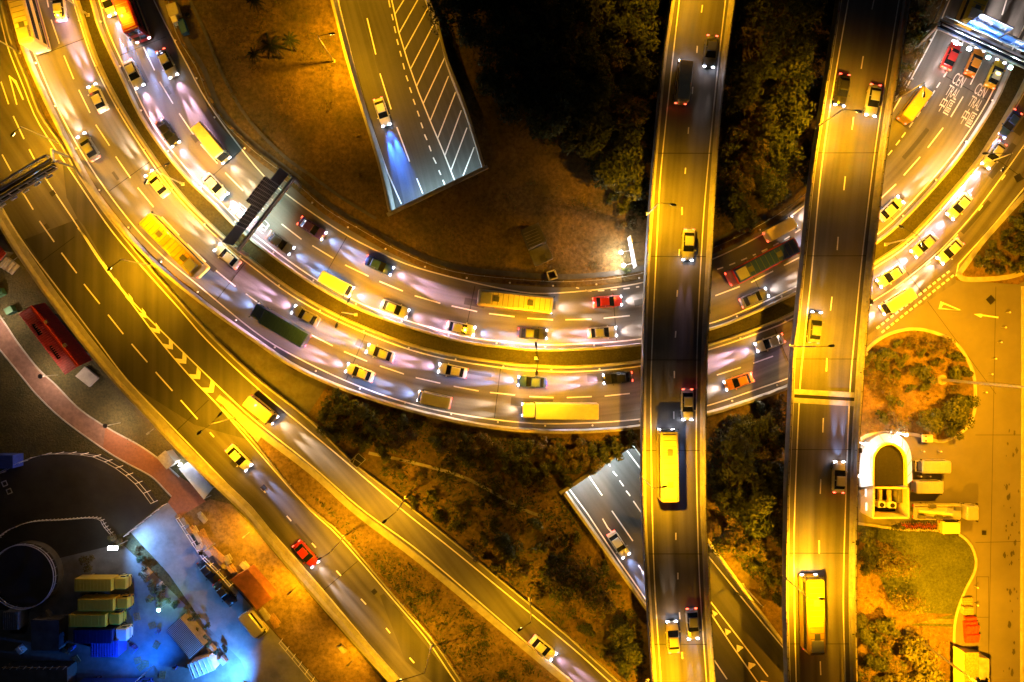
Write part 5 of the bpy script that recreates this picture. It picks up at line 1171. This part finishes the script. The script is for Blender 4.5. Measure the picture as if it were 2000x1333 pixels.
for a, b in (((66,632),(80,654)),((100,675),(117,700))):
    mb = MB(o); mb.bar(W(*a, 3.85), W(*b, 3.85), .75, .1); mb.build("skylight", M['glass'], rf)
for a in ((90, 630), (127, 675)): mb = MB(o); mb.box(W(*a, 4.1), (.55, .5, .5), .7); mb.build("roof_vent", M['tarp'], rf)
q = W(171, 736); mb = MB(q); mb.prism([(v.x, v.y) for v in [W(x, y, .4) for x, y in ((147,735),(166,716),(192,739),(174,756))]], ZP, ZP + .42); tag(mb.build("entrance_slab", M['conc']), "pale paved slab at the pavilion's gable end", "slab")
t, rf, o = pavilion("red_roofed_pavilion", "red pavilion roof cut off by the left edge, pale steps before it", ((-60,440),(5,503)), ((-78,462),(-12,520)), ((-40,430),(12,495)), 4.0, 3.1)
t = thing("steps", "pale steps in front of the cut-off red pavilion", "steps", W(22, 518)); 
for i in range(4): mb = MB(); mb.box((i * .42 - .6, -i * .34 + .3, .5 - i * .12), (.5, 1.9, 1.0 - i * .24), R(-40)); mb.build("step", M['conc'], t)
def parklamp(px, py, bx, by, label):
    b = W(bx, by); t = thing("park_lamp", label, "park lamp", b, group="round-topped lamps beside the footpath")
    hh = 4.2; mb = MB(); mb.tube([(0, 0, 0), (0, 0, hh)], .06, 8); mb.build("pole", M['steel'], t)
    mb = MB(); mb.tube([(0, 0, hh), (0, 0, hh + .12), (0, 0, hh + .25)], [.38, .3, .05], 16); mb.build("lamp_head", M['black'], t)
    mb = MB(); mb.tube([(0, 0, hh - .3), (0, 0, hh)], .12, 10); mb.build("globe", M['lampglow'], t)
    l = bpy.data.lights.new("lamp_light", 'POINT'); l.energy = 150; l.color = (1, .66, .46); l.shadow_soft_size = .15; lo = bpy.data.objects.new("lamp_light", l); COL.objects.link(lo); lo.parent = t; lo.location = (0, 0, hh - .42)
parklamp(0, 0, 113, 733, "black-topped park lamp near the red pavilion"); parklamp(0, 0, 8, 622, "black-topped park lamp at the left edge by the green cabinets"); parklamp(0, 0, 235, 826, "black-topped park lamp where the footpath changes colour")
for px, py, lb in ((25, 607, "green cabinet on the grass by the path's kerb"), (5, 573, "dark green cabinet at the left edge above its twin")):
    q = W(px, py); mb = MB(q); mb.box(q + Vector((0, 0, .5)), (1.3, 1.1, 1.0), .5); tag(bevel(mb.build("utility_cabinet", M['green_box']), .05), lb, "cabinet")
# lit canopy by the viaduct, kiosk
o = W(382, 938); t = thing("corrugated_canopy", "brilliant white corrugated canopy tucked against the viaduct wall", "canopy", o)
mb = MB(o); q = [W(350,916,2.6), W(370,902,2.9), W(416,953,2.9), W(398,975,2.6)]; mb.add(q, [(0, 1, 2, 3)]); rf = mb.build("roof", M['white_panel'], t); s = rf.modifiers.new("s", 'SOLIDIFY'); s.thickness = .08
mb = MB(o)
for i in range(18): f_ = i / 17; mb.bar(q[0].lerp(q[3], f_) + Vector((0, 0, .06)), q[1].lerp(q[2], f_) + Vector((0, 0, .06)), .12, .1)
mb.build("corrugation", M['white_panel'], rf)
for p in q: mb = MB(o); mb.bar(Vector((p.x, p.y, ZP)), p, .1, .1); mb.build("post", M['steel'], t)
q0 = W(352, 908, 4.6); mb = MB(o); mb.box(q0, (.5, .3, .2), .7); mb.bar(q0, W(350, 905), .08, .08); mb.build("floodlight", M['coolglow'], t); spot("floodlight_source", t, q0 - o, W(378, 938, 2) - q0, 420, (.9, .92, 1), 110)
o = W(338, 894); t = thing("kiosk", "small pale-fronted kiosk between the path and the viaduct", "kiosk", o, R(-50))
mb = MB(); mb.box((0, 0, 1.1), (2.2, 1.5, 2.2)); mb.build("wall", M['cream'], t); mb = MB(); mb.box((0, 0, 2.28), (2.5, 1.8, .14)); bevel(mb.build("roof", M['tarp'], t), .04)
# blue flood lamps
BLUE = (.10, .42, 1.0)
def flood(px, py, h, aim, watts, label, col=BLUE, heads=2, size=120):
    b = W(px, py); t = thing("floodlight_post", label, "floodlight", b)
    mb = MB(); mb.tube([(0, 0, 0), (0, 0, h)], .08, 8); mb.build("pole", M['steel'], t)
    for i in range(heads):
        mb = MB(); mb.box(((i - .5 * (heads - 1)) * .8, 0, h + .1), (.6, .5, .25)); mb.build("lamp_head", M['coolglow' if heads > 1 else 'dsteel'], t)
    d = W(*aim) - (b + Vector((0, 0, h))); spot("lamp_light", t, d.normalized() * .7 + Vector((0, 0, h - .1)), d, watts * .62, col, size, .8, .1)
flood(249, 1056, 4.0, (315, 1085), 560, "twin blue-white floodlight at the corner of the service road", col=(.16, .42, 1.0), size=140)
flood(475, 1330, 5.0, (425, 1310), 1700, "blue-white floodlight at the bottom edge of the service road", col=(.06, .30, 1.0), heads=1, size=150)
flood(300, 1300, 6.0, (275, 1240), 640, "blue floodlight over the lorry yard", col=(.006, .14, 1.0), heads=1, size=140)
flood(420, 1062, 5.0, (385, 1090), 70, "small unseen blue floodlight by the rubble strip", col=(.02, .2, 1.0), heads=1, size=100)  # unseen lamp, kept for the blue light on this patch
o = W(327, 1179); t = thing("lamp_post", "green-white lamp among the bushes beside the lorry yard", "lamp", o); mb = MB(); mb.tube([(0, 0, 0), (0, 0, 2.8)], .05, 6); mb.build("pole", M['steel'], t); mb = MB(); mb.tube([(0, 0, 2.8), (0, 0, 3.05)], [.3, .1], 8); mb.build("lamp_head", M['greenglow'], t)
l = bpy.data.lights.new("lamp_light", 'POINT'); l.energy = 18; l.color = (.4, 1, .75); l.shadow_soft_size = .15; lo = bpy.data.objects.new("lamp_light", l); COL.objects.link(lo); lo.parent = t; lo.location = (0, 0, 2.6)
# corrugated shed, white tent roof, containers, huts
def box_building(name, label, px, h, m, cat, ribs=None, roof=None, rib_m=None):
    pl = [W(x, y, h) for x, y in px]; o = sum(pl, Vector()) / len(pl); o.z = ZP; t = thing(name, label, cat, o)
    mb = MB(o); c = sum((Vector((p.x, p.y, 0)) for p in pl), Vector()) / len(pl)
    mb.prism([(p.x, p.y) for p in pl], ZP, ZP + h); mb.build("wall", M[m], t)
    mb = MB(o); big = [c + (Vector((p.x, p.y, 0)) - c) * 1.03 for p in pl]; mb.prism([(p.x, p.y) for p in big], ZP + h + .003, ZP + h + .09); rf = mb.build("roof", M[roof or m], t)
    if ribs:
        mb = MB(o); a, b, c_, d = pl
        for i in range(ribs):
            f_ = (i + .5) / ribs; mb.bar(a.lerp(b, f_) + Vector((0, 0, .12)), d.lerp(c_, f_) + Vector((0, 0, .12)), .09, .08)
        mb.build("roof_ribs", M[rib_m or roof or m], rf)
    return t
box_building("corrugated_shed", "white-ribbed corrugated shed roof beside the lorry yard", [(325,1232),(352,1207),(398,1262),(371,1287)], 2.6, 'conc_dirty', "shed", None, 'grey_steel')
o = W(361, 1247, 2.7); mb = MB(o)
for i in range(24):
    f_ = (i + .5) / 24; a = W(325,1232,2.75).lerp(W(371,1287,2.75), f_); b = W(352,1207,2.75).lerp(W(398,1262,2.75), f_); mb.bar(a, b, .1, .1)
k = mb.build("roof_ribs", M['white_panel']); par = [x for x in bpy.data.objects if x.name.startswith("corrugated_shed")][0]; k.parent = par; k.location = Vector((0, 0, 0)); k.location = o - par.location
box_building("tent", "white flat tent roof glowing under the floodlight", [(367,1298),(408,1283),(420,1308),(378,1326)], 2.5, 'white_panel', "tent", 5)
box_building("shipping_container", "rust-red ribbed container standing on the bare strip", [(452,1132),(484,1113),(532,1168),(502,1190)], 2.6, 'rust', "container", 18)
box_building("shipping_container", "blue ribbed container parked below the navy truck", [(178,1254),(230,1252),(230,1283),(178,1283)], 2.6, 'blue_steel', "container", 10)
box_building("shipping_container", "grey container with a blue end beside the round basin", [(6,1196),(36,1196),(36,1230),(6,1230)], 2.4, 'grey_steel', "container", 8)
box_building("dark_shed", "big flat dark shed roof left of the parked trucks", [(62,1212),(115,1212),(115,1270),(62,1270)], 2.2, 'conc_dark', "shed")
box_building("site_hut", "blue-grey hut roof at the left edge above the court", [(-20,890),(25,890),(25,915),(-20,915)], 2.4, 'blue_steel', "hut")
t = box_building("garden_shelter", "dark shelter with a row of pale slats at the bottom left", [(2,1306),(130,1306),(130,1380),(2,1380)], 2.6, 'conc_dark', "shelter")
mb = MB(t.location)
for i in range(10): mb.bar(W(6 + i * 13, 1308, 2.8), W(12 + i * 13, 1302, 2.8), .08, .08)
mb.build("slat", M['white_panel'], t)
# rubble, planters and stacked blocks along the service road
rnd = random.Random(12); names = (("concrete_block", 'conc_dirty'), ("timber_bundle", 'wood'), ("tarp_heap", 'tarp'))
spots = [(362,1022,"wide pale kerb block at the head of the bare strip"),(375,1035,"second pale block down the bare strip"),(385,1046,"flat timber bundle beside the hut"),(395,1010,"square pale frame on the bare earth"),(402,1052,"long pale beam lying across the strip"),(392,1066,"pale block pile by the chain fence"),(410,1074,"pale slab tipped on the fence line"),(427,1085,"long pale trough in the middle of the strip"),(437,1100,"heap of pale sacks below the trough"),(447,1092,"pale stack on the strip's road side"),(455,1110,"tan sacks beside the container's top corner"),(484,1108,"square tile on the earth above the container"),(520,1199,"white and red sacks piled below the container"),(536,1212,"tan drum below the piled sacks"),(516,1222,"pale plank rack at the strip's narrow end"),(668,1268,"square pale manhole frame at the strip's lower end"),(350,1012,"pale gatepost block at the corner of the plaza")]
for i, (px, py, lb) in enumerate(spots):
    nm, m = names[i % 3]; o = W(px, py); mb = MB(o); rz = R(-50 + rnd.uniform(-10, 10)); sx, sy, h = rnd.uniform(.9, 2.2), rnd.uniform(.6, 1.1), rnd.uniform(.3, .9)
    if "long" in lb or "timber" in lb: sx = 3.2
    for k in range(3):
        mb.box(o + Vector((rnd.uniform(-.3, .3), rnd.uniform(-.3, .3), h * (k + .5) / 3)), (sx * rnd.uniform(.75, 1), sy * rnd.uniform(.8, 1), h / 3), rz + rnd.uniform(-.15, .15))
    tag(bevel(mb.build(nm, M[m]), .04, 1), lb, nm.replace("_", " "))
for px, py, lb, m in ((290,1116,"yellow crate on the planted strip beside the service road",'tarp'),(318,1144,"pale air-conditioning box in the planted strip",'conc'),(438,1287,"pale square drain frame near the tent",'conc'),(416,1265,"tan timber hut strip between shed and road",'tarp'),(45,1266,"small white cart standing alone in the yard",'white_panel'),(97,1199,"dark round drum with a bluish rim",'grey_steel')):
    o = W(px, py); t = thing("equipment_box", lb, "equipment box", o, R(-48)); mb = MB(); mb.box((0, 0, .45), (1.3, .9, .9)); bevel(mb.build("box", M[m], t), .05); mb = MB(); mb.box((0, 0, .95), (1.0, .6, .12)); mb.build("lid", M[m], t)

# sodium wall lamps bracketed to the viaduct's outer face above the bare strip
for px, py, k, lb in ((487, 1040, 1.0, "bracket lamp on the viaduct's outer face above the rubble"), (575, 1150, 1.0, "bracket lamp on the viaduct's outer face right of the rust-red container"), (690, 1290, .5, "lowest bracket lamp on the viaduct's outer face"), (34, 503, .08, "bracket lamp on the viaduct's outer face beside the cut-off red roof"), (300, 838, .35, "bracket lamp on the viaduct's outer face near the footpath's bend")):
    q = P(px, py, -.2); t = thing("wall_lamp", lb, "wall lamp", q); d = Vector((-.77, -.64, 0))
    mb = MB(); mb.tube([(0, 0, 0), d * .9 + Vector((0, 0, .1))], .05, 6); mb.build("bracket", M['steel'], t)
    mb = MB(); mb.box(d * 1.1 + Vector((0, 0, .1)), (.5, .25, .16), math.atan2(d.y, d.x)); mb.build("lamp_head", M['steel'], t)
    spot("lamp_light", t, d * 1.15, (d * .55 + Vector((0, 0, -1))), 800 * k, SODIUM, 150, .8, .2)

t = thing("wooden_pallet", "wooden pallet lying on the lorry yard's ground", "pallet", W(270, 1290), .3, "pallets scattered in the lorry yard")
for k in range(5): mb = MB(); mb.box((-.5 + k * .25, 0, .13), (.16, 1.0, .03)); mb.build("board", M['wood'], t)
mb = MB(); [mb.box((0, y, .06), (1.2, .1, .1)) for y in (-.42, 0, .42)]; mb.build("bearers", M['wood'], t)
for i, (px, py) in enumerate(((284,1296),(276,1303),(318,1318),(150,1288),(130,1270),(298,1222),(306,1260),(268,1205))): dup(t, W(px, py), i * .7)
t = thing("oil_drum", "blue oil drum standing in the lorry yard", "drum", W(262, 1262), 0, "oil drums in the lorry yard")
mb = MB(); mb.tube([(0, 0, 0), (0, 0, .88)], .3, 14); mb.build("body", M['blue_steel'], t); mb = MB(); mb.tube([(0, 0, .88), (0, 0, .9)], .26, 14); mb.build("lid", M['grey_steel'], t)
for px, py in ((267,1266),(263,1270),(146,1262),(142,1266),(310,1232),(344,1302)): dup(t, W(px, py))
# ------------------------------------------------------------------ trees, shrubs, ground plants
def crown_mesh(name, seed, Rr, hgt, nleaf, lsize, mats, lobes=9, open_=.0, z0=0.0):
    rnd = random.Random(seed); mb = MB(); L = []
    for i in range(lobes):
        a = rnd.uniform(0, 6.28); r = Rr * .62 * math.sqrt(rnd.random()); L.append((Vector((r * math.cos(a), r * math.sin(a), z0 + hgt * rnd.uniform(.35, .8))), Rr * rnd.uniform(.28, .5), rnd.choice((0, 0, 1))))
    for i in range(nleaf):
        c, r, mi = rnd.choice(L); v = Vector((rnd.gauss(0, 1), rnd.gauss(0, 1), rnd.gauss(.35, .8))).normalized(); p = c + v * r * rnd.uniform(.55, 1.08) * (1 if rnd.random() > open_ else .6)
        nrm = (v + Vector((rnd.uniform(-.8, .8), rnd.uniform(-.8, .8), rnd.uniform(.1, 1.1)))).normalized(); a = nrm.orthogonal().normalized(); b = nrm.cross(a); q = rnd.uniform(0, 6.28); a, b = a * math.cos(q) + b * math.sin(q), b * math.cos(q) - a * math.sin(q)
        s = lsize * rnd.uniform(.6, 1.3)
        mb.add([p - a * s, p - b * s * .45, p + a * s, p + b * s * .45], [(0, 1, 2, 3)], mi if rnd.random() > .2 else 1 - mi)
    return mb, L
def tree_proto(kind, seed, Rr, H_, nleaf, lsize, mats, label, cat="tree", lobes=9, trunk=.22, name="tree", open_=0):
    t = thing(name, label, cat); rnd = random.Random(seed + 100)
    mb, L = crown_mesh("crown", seed, Rr, H_, nleaf, lsize, mats, lobes, open_)
    cm = mb.build("crown", [M[mats[0]], M[mats[1]]], t, recalc=False)
    mb = MB(); mb.tube([(0, 0, -.3), (.05, .03, H_ * .3), (0, .08, H_ * .55)], [trunk, trunk * .75, trunk * .4], 7)
    for c, r, _ in L[:8]:
        b = Vector((0, 0, H_ * rnd.uniform(.22, .4))); m_ = b.lerp(c, .55) + Vector((rnd.uniform(-.3, .3), rnd.uniform(-.3, .3), .2)); mb.tube([b, m_, c], [trunk * .4, trunk * .25, trunk * .08], 5)
    mb.build("trunk", M['trunk'], t); t["used"] = 0
    return t
LIB = {}
for k in range(5): LIB['wood%d' % k] = tree_proto('wood', 10 + k, 3.6 + .35 * k, 7 + .5 * k, 1500, .34, (('leaf_dark', 'leaf_mid'), ('leaf_dark', 'leaf_brown'), ('leaf_dark', 'leaf_dark'), ('leaf_mid', 'leaf_dark'), ('leaf_dark', 'leaf_mid'))[k], "x", lobes=10)
for k in range(3): LIB['shrub%d' % k] = tree_proto('shrub', 30 + k, 1.5 + .2 * k, 2.2, 420, .2, (('leaf_mid', 'leaf_dark'), ('leaf_dark', 'leaf_mid'), ('leaf_brown', 'leaf_mid'))[k], "x", "shrub", 6, .07, "shrub")
LIB['big'] = tree_proto('big', 50, 4.6, 7.5, 2400, .36, ('leaf_dark', 'leaf_mid'), "x", lobes=13)
LIB['light'] = tree_proto('light', 51, 4.2, 6.5, 1700, .34, ('leaf_light', 'leaf_mid'), "x", lobes=11)
LIB['bare'] = tree_proto('bare', 52, 4.4, 6.0, 900, .24, ('leaf_brown', 'leaf_light'), "x", lobes=12, open_=.4)
LIB['airy'] = tree_proto('airy', 53, 5.0, 7.0, 1500, .3, ('leaf_dark', 'leaf_brown'), "x", lobes=15, open_=.3, trunk=.25)
def palm():
    t = thing("palm_tree", "x", "palm tree"); rnd = random.Random(7); mb = MB(); mb.tube([(0, 0, -.2), (.1, 0, 2.2), (.25, .1, 4.2)], [.2, .15, .12], 8); mb.build("trunk", M['trunk'], t)
    for i in range(11):
        a = i * 6.283 / 11 + rnd.uniform(-.2, .2); d = Vector((math.cos(a), math.sin(a), 0)); n = Vector((-d.y, d.x, 0)); mb = MB(); L = rnd.uniform(1.6, 2.3); pts = [Vector((.25, .1, 4.2)) + d * (L * s) + Vector((0, 0, .5 * s * 1.6 - 1.5 * s * s)) for s in (0, .25, .5, .75, 1)]
        for j in range(4):
            for k in range(4):
                p = pts[j].lerp(pts[j + 1], k / 4)
                for s in (-1, 1): mb.add([p, p + n * s * .42 * (1.1 - .18 * j) + d * .3 - Vector((0, 0, .15)), p + d * .14], [(0, 1, 2)])
        mb.build("frond", M['leaf_dark'], t, recalc=False)
    t["used"] = 0; return t
LIB['palm'] = palm()
rt = random.Random(77)
def plant(kind, px, py, label, group=None, z=-.1, s=1.0, up=None):
    src = LIB[kind]; loc = P(px, py, z)
    if src["used"] == 0: o = src; o.location = loc; src["used"] = 1
    else: o = dup(src, loc)
    o.rotation_euler = (0, 0, rt.uniform(0, 6.28)); o.scale = (s, s, s * rt.uniform(.9, 1.1)); o["label"] = label
    if group: o["group"] = group
    elif "group" in o: del o["group"]
    return o
def scatter(poly, n, mind, seed):
    rnd = random.Random(seed); xs = [p[0] for p in poly]; ys = [p[1] for p in poly]; out = []
    for _ in range(n * 60):
        if len(out) >= n: break
        x, y = rnd.uniform(min(xs), max(xs)), rnd.uniform(min(ys), max(ys))
        if inpoly(x, y, poly) and all((x - a) ** 2 + (y - b) ** 2 > mind * mind for a, b in out): out.append((x, y))
    return out
W1 = [(880,-60),(1300,-60),(1268,190),(1240,380),(1215,385),(1165,335),(1120,275),(1060,255),(1000,240),(960,190),(925,120),(890,50)]
for i, (x, y) in enumerate(scatter(W1, 78, 42, 1)): plant('wood%d' % (i % 5), x, y, "dense dark tree of the wood left of the narrower flyover", "trees of the wood left of the flyover", s=rt.uniform(.7, 1.05))
W2 = [(1440,-60),(1640,-60),(1612,140),(1580,300),(1556,352),(1480,400),(1410,440),(1398,420),(1415,250)]
for i, (x, y) in enumerate(scatter(W2, 44, 42, 2)): plant('wood%d' % (i % 5), x, y, "dense dark tree of the wood between the two flyovers", "trees of the wood between the flyovers", s=rt.uniform(.7, 1.0))
for i, (x, y) in enumerate(scatter([(1775,-40),(1822,-40),(1795,70),(1762,140),(1745,180),(1748,120)], 16, 22, 3)): plant('shrub%d' % (i % 3), x, y, "green bush filling the wedge between wider flyover and inner road", "bushes in the wedge by the wider flyover", s=1.15)
for i, (x, y) in enumerate(scatter([(1195,355),(1265,380),(1262,440),(1225,430),(1200,400)], 8, 16, 4)): plant('shrub%d' % (i % 2), x, y, "bright green bush above the floodlit direction sign", "bushes above the direction sign", s=1.0)
plant('shrub2', 1225, 437, "brown dry bush touching the floodlit direction sign's top", s=.9); plant('shrub0', 1222, 528, "small pale bush under the direction sign's lower end", s=.55)
for x, y, lb, s in ((518, 22, "dark palm at the top edge of the lawn", .85), (512, 120, "small dark palm on the lawn left of the others", .7), (553, 113, "widest dark palm in the middle of the lawn", 1.05), (578, 100, "dark palm nearest the lamp's long shadow", .8)): plant('palm', x, y, lb, s=s)
# south triangle
sh = [(640,800),(665,782),(700,800),(690,830),(722,812),(735,840),(700,852),(668,835),(650,845),(760,845),(785,825),(790,862),(750,880),(720,868)]
for i, (x, y) in enumerate(sh): plant('shrub%d' % (0 if i < 9 else i % 3), x, y, "dark rounded bush in the clump under the outermost parapet", "bush clump under the parapet", s=rt.uniform(1.0, 1.5))
for i, (x, y) in enumerate(scatter([(840,850),(1000,870),(1190,868),(1235,850),(1225,862),(1100,945),(1050,950),(930,900),(850,880)], 34, 21, 6)): plant('shrub%d' % (i % 3), x, y, "scrubby bush on the slope below the curve", "scrub on the slope below the curve", s=rt.uniform(.8, 1.25))
for i, (x, y) in enumerate(scatter([(770,905),(860,930),(960,975),(1060,1030),(1110,1020),(1180,1110),(1230,1190),(1255,1290),(1210,1310),(1130,1230),(1000,1130),(900,1060),(800,980),(745,920)], 36, 27, 8)): plant('shrub%d' % ((i * 2 + 1) % 3), x, y, "low scrub bush between slip road and underpass", "scrub between slip road and underpass", s=rt.uniform(.7, 1.1))
plant('wood2', 990, 1062, "small dark tree standing alone below the drain line", s=.62)
plant('airy', 1115, 1130, "big open-branched dark tree beside the slip road", s=.98); plant('wood0', 1085, 1100, "darker tree merged with the open-branched one's upper left", s=.7); plant('wood1', 1170, 1165, "tree on the underpass side of the open-branched one", s=.62)
plant('big', 1225, 1262, "dark tree close against the narrower flyover's lower left", s=.6); plant('wood3', 1205, 1225, "small tree above the one against the flyover", s=.5)
for i, (x, y) in enumerate(scatter([(1392,850),(1525,800),(1530,905),(1525,1020),(1470,1060),(1420,1085),(1392,1050)], 16, 38, 9)): plant('wood%d' % (i % 5), x, y, "leafy tree in the grove between the flyovers' lower halves", "grove between the flyovers' lower halves", s=rt.uniform(.6, .95))
for i, (x, y) in enumerate(scatter([(1470,1080),(1527,1080),(1527,1180),(1500,1180)], 7, 24, 10)): plant('shrub%d' % (i % 3), x, y, "bush behind the underpass road's right wall", "bushes behind the underpass wall", s=1.1)
for i, (x, y) in enumerate(scatter([(1392,830),(1530,770),(1535,800),(1392,860)], 9, 22, 11)): plant('shrub%d' % (i % 3), x, y, "low bush along the dark drain between the flyovers", "bushes along the drain between the flyovers", s=.95)
# islands in the lot
plant('big', 1842, 800, "big dark tree overhanging the car park's upper kerb", s=.66, z=0); plant('big', 1800, 822, "second dark tree merged with the big one's left side", s=.5, z=0); plant('wood2', 1866, 790, "dark tree at the kerb, right of the big one", s=.5, z=0); plant('wood0', 1850, 838, "lowest dark tree of the clump by the warning board", s=.48, z=0)
for i, (x, y) in enumerate(scatter([(1685,700),(1740,665),(1800,650),(1860,680),(1890,740),(1880,780),(1800,760),(1760,770),(1700,800),(1690,840),(1760,840),(1690,740)], 26, 20, 13)): plant('shrub%d' % (i % 3), x, y, "scruffy bush on the curved island with the mast", "bushes on the curved island", s=rt.uniform(.65, 1.15), z=0)
for i, (x, y) in enumerate(scatter([(1890,530),(1935,480),(2005,400),(2020,510),(1960,532)], 16, 19, 14)): plant('shrub%d' % (i % 2), x, y, "leafy bush in the pointed planting bed at the junction", "bushes in the pointed bed", s=rt.uniform(.7, 1.1), z=0)
plant('bare', 1730, 1092, "pale open tree with bare branches on the lawn", s=.85, z=0); plant('bare', 1752, 1165, "lower half-bare tree beside the garden path", s=.75, z=0)
plant('light', 1768, 1262, "pale yellow leafy tree at the lawn's lower left", s=.75, z=0); plant('light', 1785, 1310, "pale leafy tree at the bottom edge below its twin", s=.8, z=0); plant('light', 1735, 1325, "small leafy tree beside the flyover at the bottom edge", s=.55, z=0)
for i, (x, y) in enumerate(scatter([(1672,1190),(1720,1200),(1735,1330),(1672,1330)], 9, 24, 15)): plant('wood%d' % (i % 3), x, y, "dark shrubby tree in the gap between wider flyover and lawn", "dark trees beside the wider flyover", s=.5, z=0)
for i, (x, y) in enumerate(scatter([(1672,1040),(1715,1045),(1710,1100),(1672,1100)], 5, 22, 16)): plant('wood%d' % (i % 3), x, y, "dark bush below the arched building", "dark bushes below the arched building", s=.42, z=0)
plant('shrub0', 1745, 1026, "single round bush at the end of the bicycle rack", s=.7, z=0)
# yard planting
for i, (x, y) in enumerate(scatter([(268,1072),(300,1110),(345,1150),(420,1230),(450,1275),(430,1280),(330,1180),(285,1130)], 16, 15, 17)): plant('shrub%d' % (i % 3), x, y, "bush in the planted strip along the service road", "planted strip along the service road", s=rt.uniform(.45, .8), z=ZP)
for x, y, lb in ((178, 1095, "pale grassy bush above the yellow trucks"), (312, 1165, "spiky bush beside the green-white lamp"), (235, 1055, "dark bush by the twin blue floodlight")): plant('shrub2', x, y, lb, s=.9, z=ZP)
# ground plants nobody could count
def cover(name, label, polys, dens, seed, mats, size, z, flat=None):
    rnd = random.Random(seed); mb = MB()
    for poly in polys:
        xs = [p[0] for p in poly]; ys = [p[1] for p in poly]; n = int((max(xs) - min(xs)) * (max(ys) - min(ys)) * .0064 * dens)
        cl = [(rnd.uniform(min(xs), max(xs)), rnd.uniform(min(ys), max(ys)), rnd.uniform(4, 22)) for _ in range(max(3, n // 55))]
        for _ in range(n):
            cx, cy, r = rnd.choice(cl); x, y = rnd.gauss(cx, r), rnd.gauss(cy, r)
            if not inpoly(x, y, poly): continue
            p = P(x, y, z + rnd.uniform(0.02, .35)); a = Vector((rnd.gauss(0, 1), rnd.gauss(0, 1), rnd.gauss(0, .5))).normalized(); b = a.cross(Vector((rnd.gauss(0, .5), rnd.gauss(0, .5), 1))).normalized(); s = size * rnd.uniform(.5, 1.4)
            mb.add([p - a * s, p - b * s * .4, p + a * s, p + b * s * .4], [(0, 1, 2, 3)], rnd.choice((0, 0, 1)))
    o = mb.build(name, [M[m] for m in mats], recalc=False); o["label"] = label; o["category"] = "ground cover"; return stuff(o)
cover("undergrowth", "tangled low weeds over the slopes and islands", [[(640,760),(750,800),(876,835),(1001,855),(1125,858),(1245,850),(1100,955),(1160,1080),(1250,1210),(1265,1330),(1225,1330),(1110,1235),(1000,1142),(940,1090),(800,975),(700,895),(615,815)], [(1392,830),(1530,780),(1530,1180),(1460,1120),(1392,1050)]], 8, 5, ('leaf_dark', 'leaf_mid'), .27, -.1)
cover("undergrowth", "low weeds on the island between viaduct and slip road", [[(600,960),(690,1030),(830,1120),(1000,1265),(1100,1345),(915,1345),(850,1250),(782,1165),(675,1040)]], 9, 6, ('leaf_mid', 'leaf_dark'), .24, .1)
cover("undergrowth", "dry plants covering the curved island", [[(1690,690),(1790,650),(1860,675),(1898,740),(1895,810),(1840,855),(1690,850)], [(1660,1040),(1730,1060),(1740,1170),(1862,1225),(1862,1330),(1672,1330)]], 5, 7, ('leaf_brown', 'leaf_light'), .17, .1)
cover("undergrowth", "short scrub under the wood's dark trees", [[(845,0),(1300,0),(1262,400),(1150,330),(950,250)], [(1400,0),(1640,0),(1570,360),(1395,470)]], 2.2, 8, ('leaf_dark', 'leaf_brown'), .22, -.1)
cover("grass", "tufty grass over the big lawn inside the bend", [[(360,0),(640,0),(700,250),(760,420),(950,340),(1150,345),(1230,480),(1230,530),(1000,535),(870,515),(700,430),(560,335),(470,230)]], 2.6, 9, ('leaf_brown', 'leaf_mid'), .17, -.1)
cover("grass", "patchy grass of the park below the viaduct", [[(0,520),(40,540),(150,700),(330,880),(250,880),(100,740),(0,600)], [(0,700),(100,810),(240,910),(100,880),(0,915)]], 2.2, 10, ('leaf_mid', 'leaf_brown'), .13, ZP)
